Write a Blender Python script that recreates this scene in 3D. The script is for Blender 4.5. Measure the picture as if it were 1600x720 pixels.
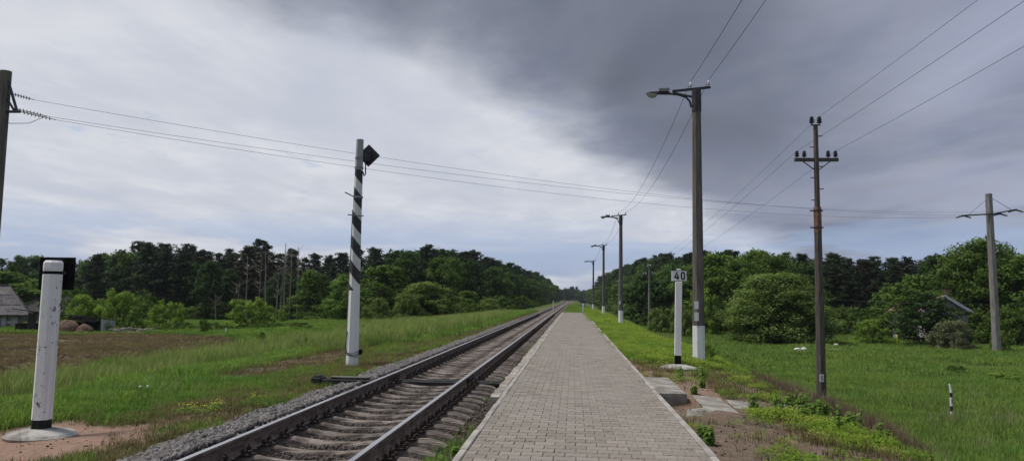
import bpy, bmesh, math, random
import numpy as np
from mathutils import Vector, Matrix

for o in list(bpy.data.objects):
    bpy.data.objects.remove(o)
SC = bpy.context.scene
COL = SC.collection
R = math.radians

# ------------------------------------------------------------------ camera
CAM_H, F_PX, W_PX, H_PX = 1.40, 1155.0, 1600.0, 720.0
PITCH, YAW, ROLL = R(5.263), R(4.737), R(0.6)
cam_d = bpy.data.cameras.new('camera')
cam_d.sensor_width = 36.0
cam_d.lens = F_PX / W_PX * 36.0
cam_d.clip_start, cam_d.clip_end = 0.05, 6000
cam = bpy.data.objects.new('camera', cam_d)
COL.objects.link(cam)
cam.matrix_world = (Matrix.Translation((0, 0, CAM_H)) @ Matrix.Rotation(YAW, 4, 'Z')
                    @ Matrix.Rotation(math.pi / 2 + PITCH, 4, 'X') @ Matrix.Rotation(ROLL, 4, 'Z'))
SC.camera = cam

# ------------------------------------------------------------------ world, sun, exposure
SUN_EL, SUN_AZ = R(62), R(-92)           # azimuth clockwise from +Y (along the line): high, to the left
SC.view_settings.view_transform = 'Standard'
SC.view_settings.look = 'None'
SC.view_settings.gamma = 1.0
SC.view_settings.exposure = 1.08
SC.view_settings.use_curve_mapping = False
SC.cycles.use_denoising = True
SC.cycles.max_bounces = 6
SC.cycles.diffuse_bounces = 3
SC.cycles.glossy_bounces = 2
SC.cycles.transmission_bounces = 3
SC.cycles.volume_bounces = 0
SC.cycles.caustics_reflective = False
SC.cycles.caustics_refractive = False


class NT:
    """small helper to write node trees as expressions"""
    def __init__(self, tree):
        self.t = tree
        self.n = tree.nodes
        self.l = tree.links

    def node(self, typ, **kw):
        nd = self.n.new(typ)
        for k, v in kw.items():
            setattr(nd, k, v)
        return nd

    def put(self, sock, v):
        if isinstance(v, bpy.types.NodeSocket):
            self.l.new(v, sock)
        elif isinstance(v, (tuple, list)):
            if len(sock.default_value) == 4 and len(v) == 3:
                v = (*v, 1)
            sock.default_value = v
        else:
            sock.default_value = v

    def math(self, op, a, b=0.0, c=0.0, clamp=False):
        nd = self.node('ShaderNodeMath', operation=op, use_clamp=clamp)
        self.put(nd.inputs[0], a)
        self.put(nd.inputs[1], b)
        self.put(nd.inputs[2], c)
        return nd.outputs[0]

    def add(self, a, b): return self.math('ADD', a, b)
    def sub(self, a, b): return self.math('SUBTRACT', a, b)
    def mul(self, a, b): return self.math('MULTIPLY', a, b)
    def div(self, a, b): return self.math('DIVIDE', a, b)

    def smooth(self, x, a, b, lo=0.0, hi=1.0):
        nd = self.node('ShaderNodeMapRange', interpolation_type='SMOOTHSTEP')
        self.put(nd.inputs['Value'], x)
        self.put(nd.inputs['From Min'], a)
        self.put(nd.inputs['From Max'], b)
        self.put(nd.inputs['To Min'], lo)
        self.put(nd.inputs['To Max'], hi)
        return nd.outputs[0]

    def mix(self, f, a, b, mode='MIX'):
        nd = self.node('ShaderNodeMix', data_type='RGBA', blend_type=mode)
        self.put(nd.inputs[0], f)
        self.put(nd.inputs[6], a)
        self.put(nd.inputs[7], b)
        return nd.outputs[2]

    def noise(self, vec, scale, detail=4.0, rough=0.55, dist=0.0, col=False):
        nd = self.node('ShaderNodeTexNoise')
        if vec is not None:
            self.put(nd.inputs['Vector'], vec)
        self.put(nd.inputs['Scale'], scale)
        self.put(nd.inputs['Detail'], detail)
        self.put(nd.inputs['Roughness'], rough)
        self.put(nd.inputs['Distortion'], dist)
        return nd.outputs[1 if col else 0]

    def sep(self, v):
        nd = self.node('ShaderNodeSeparateXYZ')
        self.put(nd.inputs[0], v)
        return nd.outputs

    def comb(self, x, y, z=0.0):
        nd = self.node('ShaderNodeCombineXYZ')
        for i, v in enumerate((x, y, z)):
            self.put(nd.inputs[i], v)
        return nd.outputs[0]

    def vmul(self, v, s):
        nd = self.node('ShaderNodeVectorMath', operation='MULTIPLY')
        self.put(nd.inputs[0], v)
        self.put(nd.inputs[1], s)
        return nd.outputs[0]

    def vadd(self, v, s):
        nd = self.node('ShaderNodeVectorMath', operation='ADD')
        self.put(nd.inputs[0], v)
        self.put(nd.inputs[1], s)
        return nd.outputs[0]


world = bpy.data.worlds.new('World')
SC.world = world
world.use_nodes = True
world.cycles.sampling_method = 'MANUAL'
world.cycles.sample_map_resolution = 512
wt = NT(world.node_tree)
bg = world.node_tree.nodes['Background']
sky = wt.node('ShaderNodeTexSky', sky_type='NISHITA', sun_disc=False)
sky.sun_elevation = SUN_EL
sky.sun_rotation = SUN_AZ
sky.air_density, sky.dust_density, sky.ozone_density = 1.0, 2.0, 1.0
SKY_STR = 0.085
tc = wt.node('ShaderNodeTexCoord')
d = wt.sep(tc.outputs['Generated'])
zc = wt.math('MAXIMUM', d[2], 0.0)
inv = wt.div(1.0, wt.add(zc, 0.055))
px, py = wt.mul(d[0], inv), wt.mul(d[1], inv)        # where the view ray meets the cloud deck
deck = wt.comb(px, py, 0.0)
# the heavy grey deck lies overhead and to the right of a front running away from us
wn = wt.noise(wt.vadd(wt.vmul(deck, (0.50, 0.36, 1)), (4.1, 1.7, 0.3)), 1.0, 5.0, 0.50)
wf = wt.noise(wt.vadd(wt.vmul(deck, (1.7, 1.15, 1)), (2.1, 5.7, 0.3)), 1.0, 8.0, 0.56)
n1 = wt.noise(wt.vadd(wt.vmul(deck, (0.95, 0.55, 1)), (1.3, 7.7, 2.0)), 1.0, 5.0, 0.45, 0.6)
n2 = wt.noise(wt.vadd(wt.vmul(deck, (2.2, 1.1, 1)), (9.3, 2.2, 5.0)), 1.0, 8.0, 0.60, 0.5)
s = wt.add(wt.mul(px, 0.83), wt.mul(py, -0.42))
s = wt.add(s, wt.add(wt.mul(wt.sub(wn, 0.5), 1.3), wt.mul(wt.sub(wf, 0.5), 0.7)))
heavy = wt.smooth(s, -1.95, -1.30)
core = wt.mul(wt.smooth(s, -1.95, -1.15), wt.smooth(s, -0.95, 0.1, 1.0, 0.0))
core = wt.mul(core, wt.smooth(zc, 0.10, 0.24, 0.25, 1.0))
core = wt.mul(core, wt.smooth(n1, 0.25, 0.60, 0.45, 1.0))
bright = wt.mix(wt.smooth(n2, 0.30, 0.70), (3.32, 3.46, 3.84), (3.96, 4.06, 4.32))
fine = wt.noise(wt.vadd(wt.vmul(deck, (4.2, 2.6, 1)), (3.3, 8.2, 1.0)), 1.0, 6.0, 0.6, 0.3)
bright = wt.mix(wt.mul(wt.smooth(fine, 0.42, 0.70), 0.35), bright, (3.04, 3.24, 3.76))
bright = wt.mix(wt.mul(wt.smooth(n1, 0.40, 0.65), 0.55), bright, (2.80, 3.00, 3.60))
medium = wt.mix(wt.smooth(n1, 0.32, 0.66), (1.23, 1.40, 1.94), (2.10, 2.30, 2.98))
medium = wt.mix(wt.mul(wt.smooth(n2, 0.4, 0.7), 0.5), medium, (2.11, 2.21, 2.52))
cloud = wt.mix(heavy, bright, medium)
cloud = wt.mix(wt.mul(core, 0.92), cloud, (0.69, 0.78, 1.02))
# thin places low on the horizon where the blue shows through
low = wt.smooth(zc, 0.05, 0.13, 1.0, 0.0)
n3 = wt.noise(wt.comb(wt.mul(d[0], 2.2), wt.mul(d[1], 2.2), wt.mul(d[2], 16.0)), 1.6, 5.0, 0.55, 0.3)
gap = wt.mul(low, wt.smooth(n3, 0.40, 0.56))
tiny = wt.mul(wt.smooth(wt.noise(wt.vmul(deck, (1.5, 1.1, 1)), 1.9, 4.0, 0.6), 0.62, 0.72), 0.35)
gap = wt.math('MAXIMUM', wt.mul(gap, 0.85), wt.mul(tiny, wt.sub(1.0, heavy)))
blue = wt.mix(0.7, sky.outputs[0], (1.4, 1.95, 3.5))
final = wt.mix(gap, cloud, blue)
wt.put(bg.inputs[0], final)
bg.inputs[1].default_value = SKY_STR

sun_d = bpy.data.lights.new('sun', 'SUN')
sun_d.energy = 1.5
sun_d.angle = R(14)
sun_d.color = (1.0, 0.96, 0.90)
sun = bpy.data.objects.new('sun', sun_d)
COL.objects.link(sun)
sv = Vector((math.sin(SUN_AZ) * math.cos(SUN_EL), math.cos(SUN_AZ) * math.cos(SUN_EL), math.sin(SUN_EL)))
sun.rotation_euler = sv.to_track_quat('Z', 'Y').to_euler()
sun.location = (0, 0, 40)

# ------------------------------------------------------------------ survey helpers: where a bearing of the picture lies at a distance
_c, _s = math.cos(ROLL), math.sin(ROLL)
_fw = Vector((-math.sin(YAW) * math.cos(PITCH), math.cos(YAW) * math.cos(PITCH), math.sin(PITCH)))
_rt = Vector((math.cos(YAW), math.sin(YAW), 0))
_up = _rt.cross(_fw)


def bearing(x, y):
    dx, dy = x - W_PX / 2, y - H_PX / 2
    a, b = dx * _c + dy * _s, -dx * _s + dy * _c
    return _rt * (a / F_PX) - _up * (b / F_PX) + _fw


def at(x, y, D):
    """world point at depth D (metres along the line) on that bearing"""
    v = bearing(x, y)
    return Vector((0, 0, CAM_H)) + v * (D / v.y)


# ------------------------------------------------------------------ numpy value noise
def _hash(ix, iy, seed):
    h = (ix.astype(np.int64) * 374761393 + iy.astype(np.int64) * 668265263 + seed * 982451653) & 0x7fffffff
    h = ((h ^ (h >> 13)) * 1274126177) & 0x7fffffff
    return ((h ^ (h >> 16)) & 0xffff) / 65535.0


def vnoise(x, y, seed=0):
    x, y = np.asarray(x, float), np.asarray(y, float)
    ix, iy = np.floor(x), np.floor(y)
    fx, fy = x - ix, y - iy
    fx, fy = fx * fx * (3 - 2 * fx), fy * fy * (3 - 2 * fy)
    a, b = _hash(ix, iy, seed), _hash(ix + 1, iy, seed)
    c, d_ = _hash(ix, iy + 1, seed), _hash(ix + 1, iy + 1, seed)
    return (a * (1 - fx) + b * fx) * (1 - fy) + (c * (1 - fx) + d_ * fx) * fy


def fbm(x, y, seed=0, octaves=4):
    v, amp, tot = 0, 0.5, 0
    for i in range(octaves):
        v = v + amp * vnoise(np.asarray(x) * 2 ** i, np.asarray(y) * 2 ** i, seed + i * 17)
        tot += amp
        amp *= 0.5
    return v / tot


def sstep(a, b, x):
    t = np.clip((np.asarray(x, float) - a) / (b - a), 0, 1)
    return t * t * (3 - 2 * t)


def lerp(a, b, t):
    return a + (b - a) * t


# ------------------------------------------------------------------ the lie of the land
PLAT_L, PLAT_R, PLAT_END = -1.045, 1.300, 80.0
TRACK_X = -2.90


def gz(x, y):
    x, y = np.asarray(x, float), np.asarray(y, float)
    n = fbm(x * 0.35, y * 0.35, 3) - 0.5
    nf = fbm(x * 1.6, y * 1.6, 9, 3) - 0.5
    # right: verge, bank, meadow
    wob = (fbm(x * 0 + 3.3, y * 0.13, 5) - 0.5) * 1.6
    verge = -0.13 - 0.05 * np.clip(x - 1.3, 0, 4)
    bank = sstep(2.9, 8.2, x + wob)
    zr = lerp(verge, -2.15, bank) + n * 0.35 * sstep(2.5, 6, x) + nf * 0.07
    zr = zr - 0.25 * sstep(30, 70, y) * sstep(6, 12, x)
    zr = zr - 0.30 * ((x > 1.36) & (x < 1.86) & (y > 10.9) & (y < 11.9))
    # left: verge, shallow ditch, field
    l = -x
    zl = -0.47 - 0.12 * sstep(5.2, 8, l) - 0.42 * sstep(8, 14, l)
    zl = zl - 0.22 * np.exp(-((l - 12.8) / 1.3) ** 2) * sstep(50, 32, y)
    plot = sstep(14.5, 18.5, l) * sstep(60, 44, y)
    zl = zl + 0.04 * plot
    zl = zl - 1.15 * sstep(62, 118, y) * sstep(8, 26, l) - 0.5 * sstep(44, 60, y) * sstep(28, 36, l)
    zl = zl - 0.36 * sstep(18, 27, l) * sstep(24, 42, y) * sstep(90, 60, y)
    zl = zl + n * 0.30 * sstep(6, 10, l) + nf * 0.06
    # track bed
    zt = np.where(l > 4.35, lerp(-0.39, -0.47, np.clip((l - 4.35) / 0.95, 0, 1)), -0.45)
    zt = np.where(l < 1.5, -0.45, np.where(l < 4.22, -0.455, zt)) + nf * 0.03
    z = np.where(x > 1.27, zr, np.where(x < -5.3, zl, zt))
    # inside the platform body the soil is lower; past its end a grassy path goes on
    under = (x > -1.06) & (x <= 1.27)
    past = -0.26 - 0.09 * np.clip(-(x - 0.3), 0, 2) + nf * 0.05
    z = np.where(under, np.where(y > PLAT_END + 0.3, past, -0.5), z)
    # far away everything is level with the line
    z = z + 0.0
    return z


def gzf(x, y):
    return float(gz(np.array([x]), np.array([y]))[0])


def poly_mask(x, y, poly, soft=0.5):
    """soft inside-mask of a polygon"""
    x, y = np.asarray(x, float), np.asarray(y, float)
    inside = np.zeros(x.shape, bool)
    dist = np.full(x.shape, 1e9)
    m = len(poly)
    for i in range(m):
        (x0, y0), (x1, y1) = poly[i], poly[(i + 1) % m]
        cond = ((y0 > y) != (y1 > y))
        with np.errstate(divide='ignore', invalid='ignore'):
            xi = (x1 - x0) * (y - y0) / (y1 - y0 if y1 != y0 else 1e-9) + x0
        inside ^= cond & (x < xi)
        ex, ey = x1 - x0, y1 - y0
        t = np.clip(((x - x0) * ex + (y - y0) * ey) / (ex * ex + ey * ey + 1e-9), 0, 1)
        dist = np.minimum(dist, np.hypot(x - x0 - t * ex, y - y0 - t * ey))
    sd = np.where(inside, dist, -dist)
    return sstep(-soft, soft, sd)


POST_DIRT = [(-8.9, 9.0), (-8.3, 10.7), (-7.2, 10.9), (-6.3, 10.7), (-5.75, 10.2), (-5.6, 8.8), (-6.0, 7.6), (-8.4, 7.4)]
PLOT = [(-44, 46), (-35, 51), (-28, 51), (-20, 42), (-15.0, 34), (-14.6, 28), (-15.6, 23.5), (-14.4, 18.2), (-18, 14), (-36, 18)]
STRIP = [(-9.3, 16.5), (-9.1, 22), (-8.7, 28), (-7.6, 31), (-6.9, 25), (-7.5, 17.2)]
BANK = [(1.25, 18.6), (2.0, 18.3), (2.7, 15.8), (3.6, 15.5), (5.4, 15.8), (5.5, 13), (4.6, 11), (3.6, 7), (1.25, 6)]


def soil_mask(x, y):
    x, y = np.asarray(x, float), np.asarray(y, float)
    wx = x + (fbm(x * 0.9, y * 0.9, 21) - 0.5) * 1.3
    wy = y + (fbm(x * 0.9, y * 0.9, 22) - 0.5) * 1.8
    n = fbm(x * 1.3, y * 1.3, 23)
    m = poly_mask(wx, wy, POST_DIRT, 0.35)
    m = np.maximum(m, poly_mask(wx, wy, PLOT, 1.2) * np.clip(0.55 + 0.9 * n, 0, 1))
    m = np.maximum(m, 0.85 * poly_mask(wx, wy, STRIP, 0.7))
    m = np.maximum(m, poly_mask(wx, wy, BANK, 0.5) * np.clip(0.25 + 1.35 * fbm(x * 0.8, y * 0.8, 24), 0, 1))
    # a worn shoulder beside the ballast, patchy
    sh = sstep(-7.6, -5.6, wx) * (x < -5.0) * np.clip(2.3 * (fbm(x * 0.7, y * 0.35, 25) - 0.28), 0, 1)
    m = np.maximum(m, sh * 0.75)
    # strip between sleepers and platform, and the right kerb edge
    m = np.maximum(m, ((x > -5.1) & (x < PLAT_R - 0.05)) * (y < PLAT_END) * 1.0)
    m = np.maximum(m, 0.75 * sstep(1.62, 1.32, wx) * (x > 1.2) * (y < PLAT_END))
    # trodden path past the platform end
    m = np.maximum(m, 0.7 * ((x > -5.1) & (x < -0.9)) * (y >= PLAT_END))
    # foot path in the right meadow
    pth = np.abs(wx * 0.4 + x * 0.6 - (23.3 + (47.2 - y) * 0.1)) < 0.55
    m = np.maximum(m, 1.0 * pth * (y > 28) * (y < 47.6))
    return np.clip(m, 0, 1)


def gravel_mask(x, y):
    e = -4.95 + (fbm(x * 2, y * 0.8, 31) - 0.5) * 0.5
    m = sstep(0.0, 0.12, x - e) * (x < -1.0)
    m = m * np.where(x > -1.65, 0.45, 1.0)
    return m


# ------------------------------------------------------------------ materials
MATS = {}


def newmat(name):
    m = bpy.data.materials.new(name)
    m.use_nodes = True
    t = NT(m.node_tree)
    b = m.node_tree.nodes['Principled BSDF']
    MATS[name] = m
    return m, t, b


def bump(t, b, h, strength, dist=0.02):
    nd = t.node('ShaderNodeBump')
    t.put(nd.inputs['Height'], h)
    nd.inputs['Strength'].default_value = strength
    nd.inputs['Distance'].default_value = dist
    t.put(b.inputs['Normal'], nd.outputs[0])


def simple(name, c1, c2, scale=6.0, rough=0.8, metal=0.0, bmp=0.3, stretch=(1, 1, 1), spec=0.3, detail=6, objvar=0.0, bd=0.01, lo=0.35, hi=0.65):
    m, t, b = newmat(name)
    co = t.node('ShaderNodeTexCoord').outputs['Object']
    v = t.vmul(co, stretch)
    n = t.noise(v, scale, detail, 0.6)
    f = t.smooth(n, lo, hi)
    colr = t.mix(f, c1, c2)
    if objvar:
        oi = t.node('ShaderNodeObjectInfo').outputs['Random']
        k = t.add(1 - objvar, t.mul(oi, 2 * objvar))
        colr = t.mix(1.0, colr, t.comb(k, k, k), 'MULTIPLY')
    t.put(b.inputs['Base Color'], colr)
    b.inputs['Roughness'].default_value = rough
    b.inputs['Metallic'].default_value = metal
    b.inputs['Specular IOR Level'].default_value = spec
    if bmp:
        bump(t, b, t.noise(v, scale * 5, 5, 0.6), bmp, bd)
    return m


def leafmat(name, c1, c2, c3, trans=0.25):
    """foliage: tint differs from plant to plant and from leaf cluster to leaf cluster"""
    m, t, b = newmat(name)
    oi = t.node('ShaderNodeObjectInfo')
    geo = t.node('ShaderNodeNewGeometry')
    n = t.noise(geo.outputs['Position'], 0.9, 3, 0.6)
    f = t.smooth(n, 0.3, 0.7)
    colr = t.mix(f, c1, c2)
    colr = t.mix(t.mul(oi.outputs['Random'], 0.6), colr, c3)
    rnd = t.node('ShaderNodeAttribute', attribute_name='var').outputs['Fac']
    k = t.add(0.62, t.mul(rnd, 0.76))
    colr = t.mix(1.0, colr, t.comb(k, k, k), 'MULTIPLY')
    t.put(b.inputs['Base Color'], colr)
    b.inputs['Roughness'].default_value = 0.7
    b.inputs['Specular IOR Level'].default_value = 0.08
    dirv = t.node('ShaderNodeAttribute', attribute_name='dir').outputs['Vector']
    vt = t.node('ShaderNodeVectorTransform', vector_type='NORMAL', convert_from='OBJECT', convert_to='WORLD')
    t.put(vt.inputs[0], dirv)
    nv = t.vadd(t.vmul(geo.outputs['Normal'], (0.55, 0.55, 0.55)), t.vmul(vt.outputs[0], (0.75, 0.75, 0.75)))
    nn = t.node('ShaderNodeVectorMath', operation='NORMALIZE')
    t.put(nn.inputs[0], nv)
    t.put(b.inputs['Normal'], nn.outputs[0])
    tr = t.node('ShaderNodeBsdfTranslucent')
    t.put(tr.inputs['Color'], t.mix(1.0, colr, (1.25, 1.35, 0.7), 'MULTIPLY'))
    mx = t.node('ShaderNodeMixShader')
    mx.inputs[0].default_value = trans
    t.l.new(b.outputs[0], mx.inputs[1])
    t.l.new(tr.outputs[0], mx.inputs[2])
    t.l.new(mx.outputs[0], m.node_tree.nodes['Material Output'].inputs['Surface'])
    return m


def grassmat(name, base, tip, alt, dry, dryamt=0.2):
    m, t, b = newmat(name)
    oi = t.node('ShaderNodeObjectInfo')
    loc = oi.outputs['Location']
    n = t.noise(loc, 0.22, 4, 0.6)
    n2 = t.noise(loc, 1.1, 3, 0.6)
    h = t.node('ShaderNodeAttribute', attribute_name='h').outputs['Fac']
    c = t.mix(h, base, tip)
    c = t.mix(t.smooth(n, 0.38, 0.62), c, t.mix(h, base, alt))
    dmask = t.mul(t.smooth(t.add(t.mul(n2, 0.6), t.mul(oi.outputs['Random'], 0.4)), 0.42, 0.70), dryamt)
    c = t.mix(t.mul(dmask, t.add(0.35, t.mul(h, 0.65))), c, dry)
    k = t.add(0.72, t.mul(oi.outputs['Random'], 0.56))
    c = t.mix(1.0, c, t.comb(k, k, k), 'MULTIPLY')
    t.put(b.inputs['Base Color'], c)
    b.inputs['Roughness'].default_value = 0.75
    b.inputs['Specular IOR Level'].default_value = 0.05
    nv = t.vadd(t.vmul(t.node('ShaderNodeNewGeometry').outputs['Normal'], (0.45, 0.45, 0.45)), (0, 0, 0.8))
    nn = t.node('ShaderNodeVectorMath', operation='NORMALIZE')
    t.put(nn.inputs[0], nv)
    t.put(b.inputs['Normal'], nn.outputs[0])
    tr = t.node('ShaderNodeBsdfTranslucent')
    t.put(tr.inputs['Color'], c)
    mx = t.node('ShaderNodeMixShader')
    mx.inputs[0].default_value = 0.3
    t.l.new(b.outputs[0], mx.inputs[1])
    t.l.new(tr.outputs[0], mx.inputs[2])
    t.l.new(mx.outputs[0], m.node_tree.nodes['Material Output'].inputs['Surface'])
    return m


def chipped(name, paint, under, amt=0.36, scale=9.0, stretch=(1, 1, 0.6), dirt=(0.30, 0.27, 0.22)):
    m, t, b = newmat(name)
    co = t.vmul(t.node('ShaderNodeTexCoord').outputs['Object'], stretch)
    n = t.noise(co, scale, 8, 0.68)
    big = t.noise(co, scale * 0.22, 3, 0.5)
    chip = t.smooth(t.add(n, t.mul(t.sub(big, 0.5), 0.35)), amt, amt - 0.025)
    streak = t.noise(t.vmul(co, (14, 14, 0.8)), 1.0, 4, 0.6)
    c = t.mix(t.mul(t.smooth(streak, 0.5, 0.75), 0.30), paint, dirt)
    c = t.mix(t.mul(t.smooth(t.noise(co, scale * 0.7, 5, 0.6), 0.45, 0.7), 0.12), c, dirt)
    c = t.mix(chip, c, under)
    t.put(b.inputs['Base Color'], c)
    b.inputs['Roughness'].default_value = 0.75
    b.inputs['Specular IOR Level'].default_value = 0.3
    bump(t, b, t.sub(t.mul(t.noise(co, scale * 3, 6, 0.6), 0.5), chip), 0.5, 0.006)
    return m


simple('concrete', (0.17, 0.155, 0.13), (0.36, 0.34, 0.30), 2.6, 0.92, bmp=0.9, detail=9, bd=0.02)
simple('concrete_pale', (0.22, 0.205, 0.18), (0.45, 0.44, 0.40), 3.4, 0.92, bmp=0.9, detail=9, bd=0.02)
simple('pole_concrete', (0.095, 0.085, 0.075), (0.155, 0.14, 0.125), 3, 0.9, bmp=0.4, stretch=(3, 3, 0.4))
simple('pole_grey', (0.17, 0.16, 0.145), (0.27, 0.26, 0.24), 3, 0.9, bmp=0.4, stretch=(3, 3, 0.4))
simple('pole_wood', (0.06, 0.05, 0.042), (0.13, 0.11, 0.095), 5, 0.85, bmp=0.5, stretch=(6, 6, 0.4))
simple('kerb', (0.27, 0.25, 0.22), (0.38, 0.355, 0.32), 7, 0.9, bmp=0.5, objvar=0.12)
simple('edge_slab', (0.20, 0.18, 0.15), (0.39, 0.355, 0.305), 3.2, 0.92, bmp=0.8, objvar=0.12, bd=0.02)
simple('joint_sand', (0.07, 0.058, 0.045), (0.13, 0.11, 0.088), 12, 0.95, bmp=0.4)
simple('sleeper', (0.095, 0.076, 0.064), (0.275, 0.235, 0.205), 4.5, 0.92, bmp=0.9, stretch=(1.0, 2.6, 1.6), objvar=0.22, bd=0.015)
simple('black_timber', (0.012, 0.012, 0.013), (0.045, 0.043, 0.042), 6, 0.75, bmp=0.6, stretch=(1, 5, 5))
simple('timber_lid', (0.10, 0.095, 0.085), (0.19, 0.18, 0.165), 6, 0.85, bmp=0.6, stretch=(1, 6, 6))
simple('rail_side', (0.085, 0.060, 0.048), (0.185, 0.140, 0.115), 7, 0.75, bmp=0.4, stretch=(2, 0.6, 2))
simple('rail_top', (0.52, 0.51, 0.50), (0.66, 0.655, 0.65), 5, 0.28, metal=0.9, bmp=0, stretch=(1, 0.05, 1))
simple('fastening', (0.024, 0.019, 0.017), (0.075, 0.055, 0.044), 20, 0.8, bmp=0.4)
simple('black_paint', (0.006, 0.006, 0.007), (0.018, 0.018, 0.020), 9, 0.9, bmp=0.3, spec=0.1)
simple('dark_metal', (0.030, 0.032, 0.036), (0.06, 0.062, 0.066), 8, 0.55, metal=0.3, bmp=0.2)
simple('grey_metal', (0.17, 0.175, 0.18), (0.27, 0.275, 0.28), 8, 0.5, metal=0.5, bmp=0.2)
simple('lens_glass', (0.33, 0.33, 0.27), (0.42, 0.42, 0.36), 6, 0.25, bmp=0, spec=0.5)
simple('rusty', (0.12, 0.065, 0.045), (0.24, 0.15, 0.11), 9, 0.85, bmp=0.4)
simple('porcelain', (0.50, 0.50, 0.50), (0.62, 0.62, 0.62), 8, 0.3, bmp=0, spec=0.5)
simple('wire', (0.10, 0.10, 0.105), (0.15, 0.15, 0.155), 3, 0.6, metal=0.4, bmp=0)
simple('stone', (0.120, 0.110, 0.104), (0.250, 0.232, 0.220), 18, 0.9, bmp=0.4, objvar=0.45)
simple('stone_dark', (0.050, 0.041, 0.036), (0.150, 0.125, 0.110), 18, 0.95, bmp=0.4, objvar=0.45)
simple('bark', (0.035, 0.027, 0.021), (0.085, 0.068, 0.054), 3, 0.95, bmp=0.6, stretch=(4, 4, 0.8))
simple('pine_bark', (0.06, 0.04, 0.03), (0.15, 0.095, 0.06), 2, 0.95, bmp=0.6, stretch=(4, 4, 0.8))
simple('birch_bark', (0.12, 0.11, 0.10), (0.42, 0.40, 0.37), 4, 0.8, bmp=0.3, stretch=(2, 2, 4))
simple('dead_wood', (0.17, 0.145, 0.12), (0.30, 0.265, 0.225), 3, 0.9, bmp=0.4, stretch=(4, 4, 0.6))
simple('hay', (0.11, 0.068, 0.048), (0.19, 0.122, 0.088), 7, 0.95, bmp=0.9, bd=0.05)
simple('slate', (0.125, 0.115, 0.115), (0.215, 0.20, 0.20), 1.6, 0.9, bmp=0.3, objvar=0.12)
simple('white_brick', (0.40, 0.39, 0.37), (0.55, 0.54, 0.52), 4, 0.9, bmp=0.3, objvar=0.10)
simple('mortar', (0.19, 0.18, 0.165), (0.26, 0.25, 0.235), 8, 0.95)
simple('grey_board', (0.075, 0.07, 0.065), (0.15, 0.142, 0.132), 5, 0.9, bmp=0.5, stretch=(6, 6, 0.6), objvar=0.25)
simple('pale_board', (0.36, 0.37, 0.39), (0.52, 0.53, 0.55), 5, 0.85, bmp=0.4, stretch=(6, 6, 0.6), objvar=0.12)
simple('dark_board', (0.025, 0.022, 0.02), (0.06, 0.053, 0.048), 5, 0.9, bmp=0.4, stretch=(6, 6, 0.6), objvar=0.2)
simple('tar_roof', (0.025, 0.026, 0.028), (0.06, 0.06, 0.062), 3, 0.85, bmp=0.3)
simple('house_wall', (0.27, 0.26, 0.285), (0.34, 0.33, 0.35), 2, 0.9, bmp=0.2)
simple('red_roof', (0.18, 0.10, 0.085), (0.25, 0.145, 0.12), 3, 0.9, bmp=0.3, objvar=0.1)
simple('trim_white', (0.48, 0.48, 0.50), (0.58, 0.58, 0.60), 4, 0.7, bmp=0.1)
simple('glass_dark', (0.02, 0.022, 0.025), (0.035, 0.038, 0.042), 2, 0.1, bmp=0, spec=0.6)
simple('yellow_paint', (0.50, 0.48, 0.04), (0.62, 0.58, 0.06), 5, 0.7, bmp=0)
simple('white_scrap', (0.68, 0.68, 0.66), (0.82, 0.82, 0.80), 5, 0.8, bmp=0.2)
simple('log_grey', (0.16, 0.14, 0.12), (0.30, 0.27, 0.24), 6, 0.9, bmp=0.4)
simple('petal_yellow', (0.36, 0.38, 0.02), (0.48, 0.46, 0.03), 6, 0.7, bmp=0)
simple('seed_white', (0.62, 0.62, 0.58), (0.75, 0.75, 0.72), 6, 0.9, bmp=0)
chipped('old_white', (0.80, 0.80, 0.79), (0.17, 0.16, 0.15), 0.385, 20.0)
chipped('lime_white', (0.76, 0.77, 0.77), (0.16, 0.15, 0.14), 0.365, 9.0)
chipped('clean_white', (0.82, 0.82, 0.82), (0.30, 0.29, 0.27), 0.27, 6.0)
chipped('sign_face', (0.80, 0.80, 0.80), (0.3, 0.3, 0.3), 0.22, 12.0)
chipped('old_black', (0.012, 0.012, 0.013), (0.45, 0.45, 0.44), 0.34, 14.0, dirt=(0.05, 0.05, 0.05))

leafmat('leaf_mid', (0.068, 0.120, 0.023), (0.117, 0.187, 0.038), (0.085, 0.130, 0.027))
leafmat('leaf_bright', (0.104, 0.186, 0.036), (0.159, 0.264, 0.055), (0.122, 0.198, 0.042), 0.3)
leafmat('leaf_bush', (0.152, 0.240, 0.036), (0.220, 0.330, 0.057), (0.165, 0.240, 0.044), 0.3)
leafmat('leaf_dark', (0.034, 0.068, 0.022), (0.056, 0.102, 0.028), (0.044, 0.078, 0.024))
leafmat('leaf_willow', (0.122, 0.180, 0.044), (0.183, 0.254, 0.069), (0.137, 0.194, 0.055), 0.3)
leafmat('leaf_olive', (0.128, 0.154, 0.076), (0.195, 0.218, 0.116), (0.146, 0.162, 0.084))
leafmat('needle', (0.024, 0.043, 0.023), (0.041, 0.065, 0.032), (0.046, 0.057, 0.028), 0.1)
leafmat('needle_brown', (0.047, 0.043, 0.027), (0.074, 0.062, 0.038), (0.041, 0.049, 0.027), 0.1)
leafmat('weed_leaf', (0.115, 0.200, 0.040), (0.165, 0.270, 0.055), (0.130, 0.205, 0.046), 0.3)

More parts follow.
